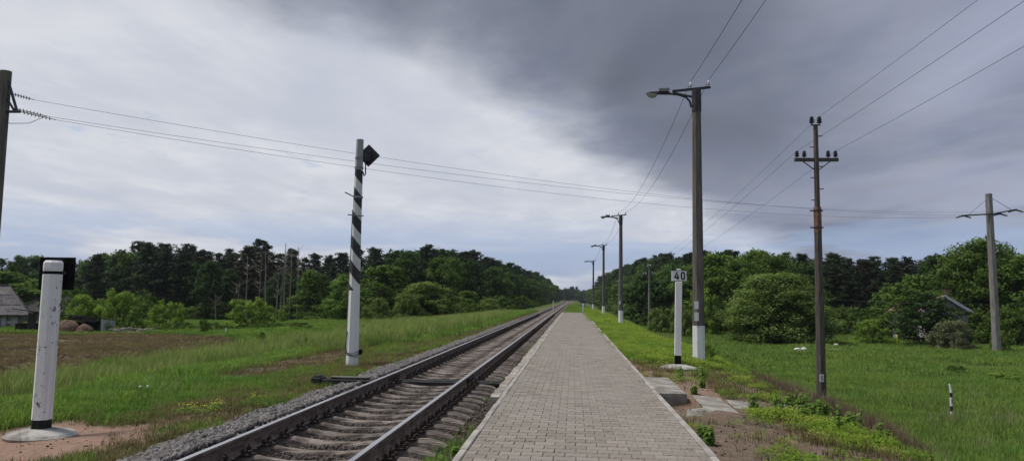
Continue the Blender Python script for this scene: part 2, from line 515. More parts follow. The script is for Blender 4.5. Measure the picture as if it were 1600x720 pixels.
grassmat('grass_meadow', (0.073, 0.131, 0.023), (0.178, 0.300, 0.055), (0.132, 0.265, 0.050), (0.343, 0.312, 0.095), 0.32)
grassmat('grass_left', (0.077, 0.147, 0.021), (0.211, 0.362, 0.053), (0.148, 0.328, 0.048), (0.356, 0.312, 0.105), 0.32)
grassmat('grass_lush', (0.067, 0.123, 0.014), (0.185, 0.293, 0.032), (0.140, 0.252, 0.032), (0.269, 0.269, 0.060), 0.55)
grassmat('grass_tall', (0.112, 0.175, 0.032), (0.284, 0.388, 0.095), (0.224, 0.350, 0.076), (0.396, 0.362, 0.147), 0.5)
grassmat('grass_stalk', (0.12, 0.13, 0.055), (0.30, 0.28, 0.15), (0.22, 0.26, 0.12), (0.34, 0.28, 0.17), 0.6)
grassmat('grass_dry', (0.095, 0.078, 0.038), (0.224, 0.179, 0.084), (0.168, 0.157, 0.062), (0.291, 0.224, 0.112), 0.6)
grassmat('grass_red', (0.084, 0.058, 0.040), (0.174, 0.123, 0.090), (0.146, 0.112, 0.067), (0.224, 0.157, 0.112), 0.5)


def ground_material():
    m, t, b = newmat('ground')
    pos = t.node('ShaderNodeNewGeometry').outputs['Position']
    soil = t.node('ShaderNodeAttribute', attribute_name='soil').outputs['Fac']
    grav = t.node('ShaderNodeAttribute', attribute_name='gravel').outputs['Fac']
    sand = t.node('ShaderNodeAttribute', attribute_name='sand').outputs['Fac']
    n0 = t.noise(pos, 0.16, 5, 0.6)
    n1 = t.noise(pos, 1.4, 5, 0.6)
    n2 = t.noise(pos, 9.0, 6, 0.65)
    g = t.mix(t.smooth(n0, 0.35, 0.65), (0.070, 0.112, 0.024), (0.098, 0.140, 0.036))
    g = t.mix(t.mul(t.smooth(n1, 0.45, 0.7), 0.5), g, (0.125, 0.125, 0.050))
    g = t.mix(t.mul(t.smooth(n2, 0.40, 0.65), 0.55), g, (0.042, 0.066, 0.016))
    so = t.mix(t.smooth(n1, 0.3, 0.7), (0.115, 0.080, 0.056), (0.180, 0.132, 0.096))
    so = t.mix(t.smooth(n2, 0.35, 0.7), so, (0.215, 0.165, 0.125))
    so = t.mix(t.mul(t.smooth(t.noise(pos, 28.0, 5, 0.7), 0.50, 0.66), 0.7), so, (0.062, 0.044, 0.031))
    sa = t.mix(t.smooth(n2, 0.3, 0.7), (0.225, 0.145, 0.105), (0.32, 0.215, 0.160))
    so = t.mix(sand, so, sa)
    gr = t.mix(t.smooth(n2, 0.3, 0.7), (0.040, 0.033, 0.029), (0.085, 0.072, 0.064))
    gr = t.mix(t.smooth(t.noise(pos, 32.0, 3, 0.7), 0.45, 0.68), gr, (0.150, 0.135, 0.125))
    edge = t.add(soil, t.mul(t.sub(n2, 0.5), 0.9))
    c = t.mix(t.smooth(edge, 0.30, 0.62), g, so)
    c = t.mix(t.smooth(t.add(grav, t.mul(t.sub(n2, 0.5), 0.6)), 0.35, 0.6), c, gr)
    t.put(b.inputs['Base Color'], c)
    b.inputs['Roughness'].default_value = 0.95
    b.inputs['Specular IOR Level'].default_value = 0.15
    bump(t, b, t.add(n2, t.mul(t.noise(pos, 34.0, 5, 0.7), 0.5)), 0.8, 0.035)
    return m


ground_material()


def paver_material():
    m, t, b = newmat('paver')
    pos = t.node('ShaderNodeNewGeometry').outputs['Position']
    var = t.node('ShaderNodeAttribute', attribute_name='var').outputs['Fac']
    oi = t.node('ShaderNodeObjectInfo').outputs['Random']
    r = t.math('FRACT', t.add(var, t.mul(oi, 3.7)))
    c = t.mix(r, (0.215, 0.188, 0.157), (0.305, 0.272, 0.232))
    c = t.mix(t.mul(t.smooth(t.noise(pos, 0.7, 4, 0.6), 0.4, 0.65), 0.55), c, (0.290, 0.266, 0.232))
    c = t.mix(t.mul(t.smooth(t.noise(pos, 60.0, 5, 0.7), 0.42, 0.7), 0.45), c, (0.150, 0.122, 0.104))
    c = t.mix(t.mul(t.smooth(t.noise(pos, 2.4, 5, 0.65), 0.55, 0.75), 0.35), c, (0.155, 0.135, 0.115))
    t.put(b.inputs['Base Color'], c)
    b.inputs['Roughness'].default_value = 0.88
    b.inputs['Specular IOR Level'].default_value = 0.3
    bump(t, b, t.noise(pos, 90.0, 5, 0.7), 0.5, 0.006)
    return m


paver_material()


def stripe_material():
    """black and white slanting bands on the upper half of the signal mast, grey bare top"""
    m, t, b = newmat('striped_paint')
    co = t.node('ShaderNodeTexCoord').outputs['Object']
    x, y, z = t.sep(co)
    k = t.math('FRACT', t.mul(t.add(z, t.mul(x, 1.25)), 1 / 0.69))
    blk = t.mul(t.smooth(k, 0.46, 0.475), t.smooth(z, 2.06, 2.07))
    blk = t.mul(blk, t.smooth(z, 5.42, 5.43, 1.0, 0.0))
    n = t.noise(t.vmul(co, (1, 1, 0.5)), 8.0, 7, 0.65)
    wh = t.mix(t.smooth(n, 0.38, 0.33), (0.74, 0.75, 0.73), (0.30, 0.28, 0.25))
    wh = t.mix(t.smooth(z, 2.06, 2.5), wh, t.mix(0.35, wh, (0.40, 0.41, 0.41)))
    wh = t.mix(t.smooth(z, 5.42, 5.44), wh, (0.30, 0.31, 0.32))
    bk = t.mix(t.smooth(n, 0.36, 0.31), (0.028, 0.030, 0.036), (0.22, 0.22, 0.21))
    t.put(b.inputs['Base Color'], t.mix(blk, wh, bk))
    b.inputs['Roughness'].default_value = 0.7
    bump(t, b, n, 0.3, 0.005)
    return m


stripe_material()


def band_material():
    m, t, b = newmat('banded_paint')
    co = t.node('ShaderNodeTexCoord').outputs['Object']
    x, y, z = t.sep(co)
    a = t.mul(t.smooth(z, 0.14, 0.145), t.smooth(z, 0.30, 0.305, 1.0, 0.0))
    c_ = t.mul(t.smooth(z, 0.56, 0.565), t.smooth(z, 0.70, 0.705, 1.0, 0.0))
    t.put(b.inputs['Base Color'], t.mix(t.add(a, c_), (0.72, 0.73, 0.73), (0.015, 0.015, 0.016)))
    b.inputs['Roughness'].default_value = 0.7
    return m


band_material()


# ------------------------------------------------------------------ mesh helpers
class MB:
    """collects shapes, then builds ONE mesh object"""
    def __init__(self):
        self.v, self.f, self.m = [], [], []

    def poly(self, pts, faces, mi=0):
        o = len(self.v)
        self.v += [tuple(p) for p in pts]
        self.f += [tuple(i + o for i in fc) for fc in faces]
        self.m += [mi] * len(faces)
        return self

    def box(self, c, s, rz=0.0, mi=0, taper=1.0, rx=0.0, ry=0.0):
        hx, hy, hz = s[0] / 2, s[1] / 2, s[2] / 2
        M = Matrix.Rotation(rz, 3, 'Z') @ Matrix.Rotation(ry, 3, 'Y') @ Matrix.Rotation(rx, 3, 'X')
        pts = []
        for z, k in ((-hz, 1.0), (hz, taper)):
            for x, y in ((-hx, -hy), (hx, -hy), (hx, hy), (-hx, hy)):
                pts.append(Vector(c) + M @ Vector((x * k, y * k, z)))
        return self.poly(pts, [(0, 3, 2, 1), (4, 5, 6, 7), (0, 1, 5, 4), (1, 2, 6, 5), (2, 3, 7, 6), (3, 0, 4, 7)], mi)

    def beam(self, a, b, w, h=None, mi=0):
        """square bar from a to b"""
        h = h or w
        a, b = Vector(a), Vector(b)
        dr = (b - a).normalized()
        up = Vector((0, 0, 1)) if abs(dr.z) < 0.95 else Vector((0, 1, 0))
        rt = dr.cross(up).normalized()
        up = rt.cross(dr)
        pts = []
        for p in (a, b):
            for i, j in ((-1, -1), (1, -1), (1, 1), (-1, 1)):
                pts.append(p + rt * (i * w / 2) + up * (j * h / 2))
        return self.poly(pts, [(0, 3, 2, 1), (4, 5, 6, 7), (0, 1, 5, 4), (1, 2, 6, 5), (2, 3, 7, 6), (3, 0, 4, 7)], mi)

    def tube(self, path, rad, n=8, mi=0, cap=True, rot=0.0):
        path = [Vector(p) for p in path]
        if not hasattr(rad, '__len__'):
            rad = [rad] * len(path)
        pts, faces = [], []
        m = len(path)
        for i, p in enumerate(path):
            dr = (path[min(i + 1, m - 1)] - path[max(i - 1, 0)]).normalized()
            ref = Vector((0, 1, 0)) if abs(dr.y) < 0.9 else Vector((1, 0, 0))
            u = dr.cross(ref).normalized()
            w = dr.cross(u)
            for k in range(n):
                a = 2 * math.pi * k / n + rot
                pts.append(p + (u * math.cos(a) + w * math.sin(a)) * rad[i])
        for i in range(m - 1):
            for k in range(n):
                k2 = (k + 1) % n
                faces.append((i * n + k, i * n + k2, (i + 1) * n + k2, (i + 1) * n + k))
        if cap:
            faces.append(tuple(range(n - 1, -1, -1)))
            faces.append(tuple((m - 1) * n + k for k in range(n)))
        return self.poly(pts, faces, mi)

    def lathe(self, prof, n=20, c=(0, 0, 0), mi=0, sx=1.0, sy=1.0):
        pts, faces = [], []
        for r_, z in prof:
            for k in range(n):
                a = 2 * math.pi * k / n
                pts.append((c[0] + r_ * math.cos(a) * sx, c[1] + r_ * math.sin(a) * sy, c[2] + z))
        m = len(prof)
        for i in range(m - 1):
            for k in range(n):
                k2 = (k + 1) % n
                faces.append((i * n + k, i * n + k2, (i + 1) * n + k2, (i + 1) * n + k))
        faces.append(tuple(range(n - 1, -1, -1)))
        faces.append(tuple((m - 1) * n + k for k in range(n)))
        return self.poly(pts, faces, mi)

    def prism(self, outline, z0, z1, mi=0):
        n = len(outline)
        pts = [(x, y, z0) for x, y in outline] + [(x, y, z1) for x, y in outline]
        faces = [tuple(range(n - 1, -1, -1)), tuple(range(n, 2 * n))]
        faces += [(i, (i + 1) % n, n + (i + 1) % n, n + i) for i in range(n)]
        return self.poly(pts, faces, mi)

    def mesh(self, name, mats):
        me = bpy.data.meshes.new(name)
        me.from_pydata(self.v, [], self.f)
        if isinstance(mats, str):
            mats = [mats]
        for k in mats:
            me.materials.append(MATS[k])
        me.polygons.foreach_set('material_index', self.m)
        me.update()
        return me

    def build(self, name, mats, parent=None, bevel=0.0, smooth=False, loc=None, seg=1):
        me = self.mesh(name, mats)
        if bevel:
            bm = bmesh.new()
            bm.from_mesh(me)
            bmesh.ops.remove_doubles(bm, verts=bm.verts, dist=1e-5)
            ed = [e for e in bm.edges if len(e.link_faces) == 2 and e.calc_face_angle(0) > 0.6]
            bmesh.ops.bevel(bm, geom=ed, offset=bevel, segments=seg, profile=0.6, affect='EDGES', clamp_overlap=True)
            bm.to_mesh(me)
            bm.free()
        return link(name, me, parent, smooth, loc)


def link(name, me, parent=None, smooth=False, loc=None):
    ob = bpy.data.objects.new(name, me)
    COL.objects.link(ob)
    if parent is not None:
        ob.parent = parent
    if loc is not None:
        ob.location = loc
    if smooth and me is not None:
        me.polygons.foreach_set('use_smooth', [True] * len(me.polygons))
    return ob


def tag(o, label=None, cat=None, group=None, kind=None):
    if label: o['label'] = label
    if cat:
        o['category'] = cat
        kind = kind or 'thing'
    if group: o['group'] = group
    if kind: o['kind'] = kind
    return o


def thing(name, label, cat, loc=(0, 0, 0), rz=0.0, group=None):
    o = bpy.data.objects.new(name, None)
    o.empty_display_size = 0.2
    COL.objects.link(o)
    o.location = loc
    o.rotation_euler = (0, 0, rz)
    return tag(o, label, cat, group, 'thing')


def np_mesh(name, verts, faces_n, mats, attrs=None, nside=4):
    """mesh from flat arrays: every face has nside own corners, in order"""
    me = bpy.data.meshes.new(name)
    nv = len(verts)
    nf = nv // nside if faces_n is None else len(faces_n)
    me.vertices.add(nv)
    me.vertices.foreach_set('co', np.asarray(verts, np.float32).ravel())
    idx = np.arange(nv, dtype=np.int32) if faces_n is None else np.asarray(faces_n, np.int32).ravel()
    me.loops.add(len(idx))
    me.loops.foreach_set('vertex_index', idx)
    me.polygons.add(nf)
    me.polygons.foreach_set('loop_start', np.arange(nf, dtype=np.int32) * nside)
    me.polygons.foreach_set('loop_total', np.full(nf, nside, np.int32))
    for k in mats:
        me.materials.append(MATS[k])
    for an, av in (attrs or {}).items():
        av = np.asarray(av, np.float32)
        if av.ndim == 2:
            a = me.attributes.new(an, 'FLOAT_VECTOR', 'POINT')
            a.data.foreach_set('vector', av.ravel())
        else:
            a = me.attributes.new(an, 'FLOAT', 'POINT')
            a.data.foreach_set('value', av)
    me.update(calc_edges=True)
    me.validate()
    return me


# ------------------------------------------------------------------ ground sheet
def ground():
    def axis(pts):
        out = []
        for a, b, st in pts:
            out += list(np.arange(a, b, st))
        return out
    xs = axis([(-1800, -400, 200), (-400, -120, 30), (-120, -50, 5), (-50, -16, 1.0), (-16, -5.4, 0.3), (-5.4, -1.06, 0.16)]) \
        + [-1.05, 0.0, 1.262, 1.272] + axis([(1.35, 6.5, 0.14), (6.5, 14, 0.4), (14, 45, 1.2), (45, 120, 5), (120, 400, 30), (400, 1801, 200)])
    ys = axis([(-60, -6, 6), (-6, 4, 0.8), (4, 26, 0.2), (26, 50, 0.5), (50, 80, 1.0)]) + [80.2, 80.31] \
        + axis([(81, 130, 2), (130, 300, 8), (300, 800, 30), (800, 3001, 200)])
    xs, ys = np.array(xs), np.array(ys)
    X, Y = np.meshgrid(xs, ys)
    Z = gz(X, Y)
    nx, ny = len(xs), len(ys)
    V = np.stack([X.ravel(), Y.ravel(), Z.ravel()], 1)
    i = np.arange(ny - 1)[:, None] * nx + np.arange(nx - 1)[None, :]
    Fq = np.stack([i, i + 1, i + nx + 1, i + nx], -1).reshape(-1, 4)
    wx, wy = X + (fbm(X * 0.9, Y * 0.9, 21) - 0.5) * 1.0, Y + (fbm(X * 0.9, Y * 0.9, 22) - 0.5) * 1.2
    sand = np.maximum(poly_mask(wx, wy, POST_DIRT, 0.4), 0.7 * ((X > 1.2) & (X < 2.6) & (Y > 12) & (Y < 19)))
    me = np_mesh('ground', V, Fq, ['ground'], {'soil': soil_mask(X, Y).ravel(), 'gravel': gravel_mask(X, Y).ravel(), 'sand': sand.ravel()})
    me.polygons.foreach_set('use_smooth', [True] * len(me.polygons))
    o = link('ground', me)
    tag(o, 'grassy ground with bare soil patches on both sides of the line', kind='structure')


ground()


# ------------------------------------------------------------------ platform of interlocking pavers
def platform():
    rng = np.random.default_rng(5)
    root = bpy.data.objects.new('platform', None)
    COL.objects.link(root)
    tag(root, 'low station platform paved with interlocking brown grey pavers', kind='structure')
    body = MB()
    body.box((0.135, (PLAT_END - 6) / 2, -0.263), (2.22, PLAT_END + 5.9, 0.486))
    body.build('bedding', 'joint_sand', root)
    L, P, A, CH, GAP = 0.2, 0.165, 0.0105, 0.010, 0.0055
    H = 0.045

    def prof(x):                       # waist of the double-T shape
        ax = abs(x)
        return -A if ax < 0.040 else (A if ax > 0.064 else -A + 2 * A * (ax - 0.040) / 0.024)

    def outline(x0, x1, g):
        gx = 0.0012 + (g - GAP) * 0.5
        xs = sorted({x0 + gx, x1 - gx, *[q for q in (-0.064, -0.040, 0.040, 0.064) if x0 + gx < q < x1 - gx]})
        top, bot = [], []
        for q in xs:
            y = P / 2 + prof(q) - g
            top.append((q, y))
            bot.append((q, -y))
        ch = CH

        def cut(ptA, ptB):             # replace a corner by a small chamfer
            return ptA, ptB
        res = []
        # bottom from left to right with chamfered corners, then top from right to left
        lft, rgt = xs[0], xs[-1]
        yb0, yb1 = bot[0][1], bot[-1][1]
        res.append((lft, yb0 + ch))
        res.append((lft + ch * 0.8, yb0))
        res += [p for p in bot[1:-1] if lft + ch * 0.8 < p[0] < rgt - ch * 0.8]
        res.append((rgt - ch * 0.8, yb1))
        res.append((rgt, yb1 + ch))
        res.append((rgt, top[-1][1] - ch))
        res.append((rgt - ch * 0.8, top[-1][1]))
        res += [p for p in reversed(top[1:-1]) if lft + ch * 0.8 < p[0] < rgt - ch * 0.8]
        res.append((lft + ch * 0.8, top[0][1]))
        res.append((lft, top[0][1] - ch))
        return res

    def pmesh(x0, x1):
        o0 = outline(x0, x1, GAP)
        o1 = outline(x0, x1, GAP + 0.007)
        n = len(o0)
        if len(o1) != n:
            o1 = [(a * 0.95, b * 0.95) for a, b in o0]
        v = [(x, y, -H) for x, y in o0] + [(x, y, -0.009) for x, y in o0] + [(x, y, 0.0) for x, y in o1]
        f = []
        for k in range(n):
            k2 = (k + 1) % n
            f.append((k, k2, n + k2, n + k))
            f.append((n + k, n + k2, 2 * n + k2, 2 * n + k))
        f.append(tuple(range(2 * n, 3 * n)))
        return v, f

    kinds = {'full': pmesh(-0.1, 0.1), 'left': pmesh(0.0, 0.1), 'right': pmesh(-0.1, 0.0)}
    meshes = {}
    for k, (v, f) in kinds.items():
        me = bpy.data.meshes.new('paver')
        me.from_pydata(v, [], f)
        me.materials.append(MATS['paver'])
        meshes[k] = me
    x_left = -0.967
    spots = []
    nrow = int((PLAT_END - 3.0) / P)
    for r in range(nrow):
        y = 3.0 + (r + 0.5) * P
        if r % 2 == 0:
            for c in range(11):
                spots.append(('full', x_left + 0.1 + c * L, y))
        else:
            spots.append(('left', x_left, y))
            for c in range(10):
                spots.append(('full', x_left + L + c * L, y))
            spots.append(('right', x_left + 11 * L, y))
    near, rest = [], []
    for k, x, y in spots:
        (near if (y > 5.9 and len(near) < 300) else rest).append((k, x, y))

    def jitter():
        return rng.normal(0, 0.0012), rng.normal(0, 0.008), rng.normal(0, 0.008), rng.normal(0, 0.006)
    for k, x, y in near:
        dz, rx, ry, rz = jitter()
        o = link('paver', meshes[k], root)
        o.location = (x + rng.normal(0, 0.001), y + rng.normal(0, 0.001), dz + 0.012 * (float(fbm(x * .7, y * .7, 77)) - .5))
        o.rotation_euler = (rx, ry, rz)
    V, Fc, var = [], [], []
    for k, x, y in rest:
        v, f = kinds[k]
        dz, rx, ry, rz = jitter()
        dz += 0.012 * (float(fbm(x * .7, y * .7, 77)) - .5)
        o = len(V)
        V += [(a + x - b * rz, b + y + a * rz, c + dz + a * ry - b * rx) for a, b, c in v]
        Fc += [tuple(i + o for i in q) for q in f]
        var += [rng.random()] * len(v)
    me = bpy.data.meshes.new('pavers_far')
    me.from_pydata(V, [], Fc)
    me.materials.append(MATS['paver'])
    a = me.attributes.new('var', 'FLOAT', 'POINT')
    a.data.foreach_set('value', np.array(var, np.float32))
    tag(link('paver_field', me, root), kind='stuff')
    # kerb stones both sides, about a metre each, a little uneven
    for side in (-1, 1):
        y = 3.0
        while y < PLAT_END:
            ln = 1.0
            x = -1.009 if side < 0 else 1.272
            o = MB().box((0, 0, 0), (0.070, ln - 0.008, 0.46)).build('kerb_stone', 'kerb', root, 0.008)
            o.location = (x + rng.normal(0, 0.004), y + ln / 2, -0.226 + rng.normal(0, 0.004))
            o.rotation_euler = (rng.normal(0, 0.003), rng.normal(0, 0.01), rng.normal(0, 0.003))
            y += ln
    # broad weathered edge slabs beside the line from about ten metres on
    y = 10.75
    while y < PLAT_END - 1:
        ln = 2.0 if y > 11 else 0.55
        w = 0.145
        m = MB()
        nseg = 7
        jag = [rng.normal(0, 0.012) for _ in range(nseg + 1)]
        pts, fc = [], []
        for i in range(nseg + 1):
            t = -ln / 2 + 0.006 + (ln - 0.012) * i / nseg
            pts += [(-w / 2 + jag[i], t, -0.32), (w / 2, t, -0.32), (w / 2, t, 0.0), (-w / 2 + 0.012 + jag[i], t, 0.0), (-w / 2 + jag[i], t, -0.02)]
        for i in range(nseg):
            for k in range(5):
                k2 = (k + 1) % 5
                fc.append((i * 5 + k, (i + 1) * 5 + k, (i + 1) * 5 + k2, i * 5 + k2))
        fc += [(0, 1, 2, 3, 4), tuple(nseg * 5 + k for k in (4, 3, 2, 1, 0))]
        m.poly(pts, fc)
        o = m.build('edge_slab', 'edge_slab', root)
        o.location = (-1.046 - w / 2 - 0.008, y + ln / 2, -0.008 + rng.normal(0, 0.006))
        o.rotation_euler = (0, rng.normal(0, 0.015), rng.normal(0, 0.004))
        y += ln


platform()


# ------------------------------------------------------------------ railway track
def track():
    rng = np.random.default_rng(11)
    root = bpy.data.objects.new('railway_track', None)
    COL.objects.link(root)
    tag(root, 'single railway track on concrete sleepers running to the horizon', kind='structure')
    half = [(0.075, 0.0), (0.075, 0.012), (0.022, 0.030), (0.010, 0.048), (0.009, 0.130), (0.034, 0.144), (0.0365, 0.166), (0.030, 0.180)]
    prof = half + [(-x, z) for x, z in reversed(half)]
    ys = list(np.arange(-6, 60, 3.0)) + list(np.arange(60, 1001, 20.0))
    for sx in (-1, 1):
        n = len(prof)
        pts, fc, mi = [], [], []
        for y in ys:
            wob = (float(fbm(0.5 + sx, y * 0.08, 40, 2)) - 0.5) * 0.03
            for x, z in prof:
                pts.append((TRACK_X + sx * 0.7975 + x + wob, y, -0.33 + z))
        m = MB()
        for i in range(len(ys) - 1):
            for k in range(n):
                k2 = (k + 1) % n
                fc.append((i * n + k, (i + 1) * n + k, (i + 1) * n + k2, i * n + k2))
                mi.append(1 if k == 7 else 0)
        m.v, m.f, m.m = pts, fc, mi
        m.build('rail', ['rail_side', 'rail_top'], root)
    # joint bars
    for sx, y in ((1, 15.2), (-1, 15.2), (1, 40.2), (-1, 40.2)):
        for s2 in (-1, 1):
            m = MB()
            m.box((TRACK_X + sx * 0.7975 + s2 * 0.026, y, -0.24), (0.03, 0.8, 0.09))
            for k in range(4):
                m.tube([(TRACK_X + sx * 0.7975 + s2 * 0.04, y - 0.3 + 0.2 * k, -0.24), (TRACK_X + sx * 0.7975 + s2 * 0.07, y - 0.3 + 0.2 * k, -0.24)], 0.018, 6)
            m.build('joint_bar', 'fastening', root, 0.005)

    def sleeper_shape(seed):
        r2 = np.random.default_rng(seed)
        st = [(-1.35, -0.405, 0.095), (-1.28, -0.368, 0.10), (-1.1, -0.338, 0.10), (-0.8, -0.335, 0.10), (-0.60, -0.342, 0.095), (-0.46, -0.368, 0.085),
              (-0.25, -0.392, 0.078), (0.0, -0.397, 0.076), (0.25, -0.392, 0.078), (0.46, -0.368, 0.085), (0.60, -0.342, 0.095), (0.8, -0.335, 0.10), (1.1, -0.338, 0.10), (1.28, -0.368, 0.10), (1.35, -0.405, 0.095)]
        pts, fc = [], []
        for x, z, w in st:
            w *= 0.92
            j = r2.normal(0, 0.006, 6)
            zj = r2.normal(0, 0.005, 3)
            if abs(abs(x) - 0.8) < 0.22:
                zj = zj * 0.2
            pts += [(x, -w - 0.030 + j[0], -0.60), (x, -w + j[1], z - 0.024 + zj[0]), (x, -w + 0.022 + j[2], z + zj[1]), (x, w - 0.022 + j[3], z + zj[2]), (x, w + j[4], z - 0.024 + zj[0]), (x, w + 0.030 + j[5], -0.60)]
        for i in range(len(st) - 1):
            for k in range(6):
                k2 = (k + 1) % 6
                fc.append((i * 6 + k, (i + 1) * 6 + k, (i + 1) * 6 + k2, i * 6 + k2))
        fc += [(0, 1, 2, 3, 4, 5), tuple((len(st) - 1) * 6 + k for k in (5, 4, 3, 2, 1, 0))]
        return pts, fc
    shapes = [sleeper_shape(s_) for s_ in range(6)]
    smesh = []
    for p, f in shapes:
        me = MB().poly(p, f).mesh('sleeper', 'sleeper')
        smesh.append(me)
    # a rail seat: plate, two clips, two bolts with nuts
    fm = MB()
    fm.box((0, 0, -0.3305), (0.36, 0.16, 0.014))
    for sx in (-1, 1):
        fm.box((sx * 0.085, 0, -0.302), (0.055, 0.10, 0.035), taper=0.8)
        fm.tube([(sx * 0.115, 0, -0.325), (sx * 0.115, 0, -0.235)], 0.013, 6)
        fm.tube([(sx * 0.115, 0, -0.284), (sx * 0.115, 0, -0.258)], 0.026, 6)
        fm.tube([(sx * 0.155, 0.055, -0.325), (sx * 0.155, 0.055, -0.29)], 0.02, 6)
        fm.tube([(sx * 0.155, -0.055, -0.325), (sx * 0.155, -0.055, -0.29)], 0.02, 6)
    fmesh = fm.mesh('rail_fastening', 'fastening')
    y, n = 3.2, 0
    V, Fc = [], []
    FV, FF = [], []
    while y < 620:
        if 15.35 < y < 15.75:          # here two black timbers replace a sleeper
            y += 0.545
            continue
        xo, rz = rng.normal(0, 0.02), rng.normal(0, 0.006)
        k = int(rng.integers(6))
        if n < 290:
            o = link('sleeper', smesh[k], root)
            o.location = (TRACK_X + xo, y, rng.normal(0, 0.003))
            o.rotation_euler = (0, 0, rz)
            if n < 140:
                for sx in (-1, 1):
                    q = link('rail_fastening', fmesh, o)
                    q.location = (sx * 0.7975 - xo, 0, 0.33 * 0.2)
                    q.scale = (1.12, 1.25, 1.2)
        else:
            p, f = shapes[k]
            b0 = len(V)
            V += [(a + TRACK_X, b + y, c) for a, b, c in p]
            Fc += [tuple(i + b0 for i in q) for q in f]
        y += 0.545 + rng.normal(0, 0.008)
        n += 1
    me = bpy.data.meshes.new('sleepers_far')
    me.from_pydata(V, [], Fc)
    me.materials.append(MATS['sleeper'])
    tag(link('sleeper_row', me, root), kind='stuff')


track()

# cable crossing: timber trough beside the line and two black beams between the rails
tr = thing('cable_trough', 'low black timber cable trough crossing under the rails near the striped mast', 'cable trough', (-4.75, 15.45, -0.40))
MB().box((0.02, 0.10, 0.03), (0.95, 0.12, 0.12)).build('side_board', 'black_timber', tr, 0.01)
MB().box((0.02, -0.14, 0.03), (0.95, 0.12, 0.11)).build('side_board', 'black_timber', tr, 0.01)
MB().box((0.06, 0.11, 0.108), (0.80, 0.18, 0.03)).build('lid', 'timber_lid', tr, 0.006)
e = MB()
e.box((-0.60, 0.0, 0.05), (0.22, 0.34, 0.14))
e.box((-0.60, -0.05, 0.13), (0.16, 0.2, 0.06))
e.build('end_box', 'black_timber', tr, 0.02)
for yy in (-0.16, 0.13):
    m = MB().box((1.85, yy, 0.03), (2.9, 0.15, 0.11)).build('cross_beam', 'black_timber', tr, 0.012)

# ------------------------------------------------------------------ posts, signs, signal mast
# old white post with a dark plate seen from behind
p0 = at(64, 676, 9.9)
zb = gzf(-7.35, 9.9)
ps = thing('sign_post', 'leaning white concrete post with peeling paint and a black plate near left edge', 'sign post', (-7.35, 9.9, zb), 0)
m = MB()
m.lathe([(0.44, -0.03), (0.46, 0.02), (0.42, 0.055), (0.25, 0.095), (0.14, 0.11)], 28, sx=1.02, sy=0.9)
m.build('footing', 'concrete_pale', ps, smooth=False)
m = MB()
oc = [(math.cos(a), math.sin(a)) for a in [math.pi / 8 + k * math.pi / 4 for k in range(8)]]


def octo(mb, zr, cx=0.0, mi=0, sq=1.0):
    pts, fc = [], []
    for z, r_, x_ in zr:
        pts += [(x_ + a * r_ * (1.0), b * r_ * sq, z) for a, b in oc]
    for i in range(len(zr) - 1):
        for k in range(8):
            k2 = (k + 1) % 8
            fc.append((i * 8 + k, i * 8 + k2, (i + 1) * 8 + k2, (i + 1) * 8 + k))
    fc += [tuple(range(7, -1, -1)), tuple((len(zr) - 1) * 8 + k for k in range(8))]
    mb.poly(pts, fc, mi)
    return mb


octo(MB(), [(0.08, 0.128, 0.0), (0.22, 0.127, 0.002)]).build('black_foot', 'old_black', ps)
octo(MB(), [(0.22, 0.130, 0.002), (1.0, 0.128, 0.010), (2.07, 0.126, 0.020)]).build('shaft', 'old_white', ps)
octo(MB(), [(2.07, 0.122, 0.020), (2.11, 0.122, 0.020)]).build('neck_band', 'black_paint', ps)
octo(MB(), [(2.11, 0.122, 0.020), (2.15, 0.127, 0.020), (2.22, 0.125, 0.021), (2.25, 0.10, 0.022)]).build('cap', 'old_white', ps)
ps.scale = (1, 1, (1.87 - zb) / 2.25)
MB().box((-0.04, 0.17, 2.085), (0.52, 0.012, 0.43), rz=0.06).build('plate', 'black_paint', ps, 0.003)
MB().beam((0.02, 0.10, 2.09), (0.10, 0.17, 2.09), 0.05, 0.04).build('bracket', 'dark_metal', ps)

# signal mast
zb = gzf(-5.98, 20.0)
sm = thing('signal_mast', 'tall railway signal mast with black and white slanting stripes and dark diamond head', 'signal', (-5.98, 20.0, zb), R(4))
octo(MB(), [(-0.2, 0.175, -0.02), (2.0, 0.150, -0.012), (4.2, 0.125, 0.0), (6.28, 0.100, 0.02)]).build('shaft', 'striped_paint', sm)
MB().beam((-0.185, -0.03, 0.15), (-0.115, -0.03, 4.3), 0.035).build('conduit', 'grey_metal', sm)
for z, r_ in ((5.45, 0.125), (4.62, 0.135), (5.72, 0.12)):
    octo(MB(), [(z, r_, 0.014), (z + 0.06, r_, 0.014)]).build('band', 'grey_metal', sm)
m = MB()
m.box((0.24, 0.16, 5.86), (0.46, 0.05, 0.46), ry=R(45), mi=0)
m.build('signal_head', 'dark_metal', sm, 0.02)
m = MB()
m.box((0.18, 0.09, 5.83), (0.26, 0.12, 0.30))
for z in (5.78, 5.88):
    m.tube([(0.36, 0.10, z), (0.36, 0.06, z)], 0.02, 8)
m.build('lamp_box', 'dark_metal', sm, 0.015)
MB().tube([(0.17, 0.06, 5.68), (0.19, 0.02, 5.5), (0.20, 0.0, 5.30), (0.17, -0.02, 5.24), (0.12, 0, 5.38)], 0.018, 6).build('cable', 'dark_metal', sm)
MB().beam((-0.34, 0.0, 4.78), (0.03, -0.02, 4.60), 0.16, 0.03).build('step', 'dark_metal', sm)
MB().beam((-0.24, -0.1, 4.15), (0.20, -0.1, 4.12), 0.05, 0.025).build('crossbar', 'grey_metal', sm)
m = MB()
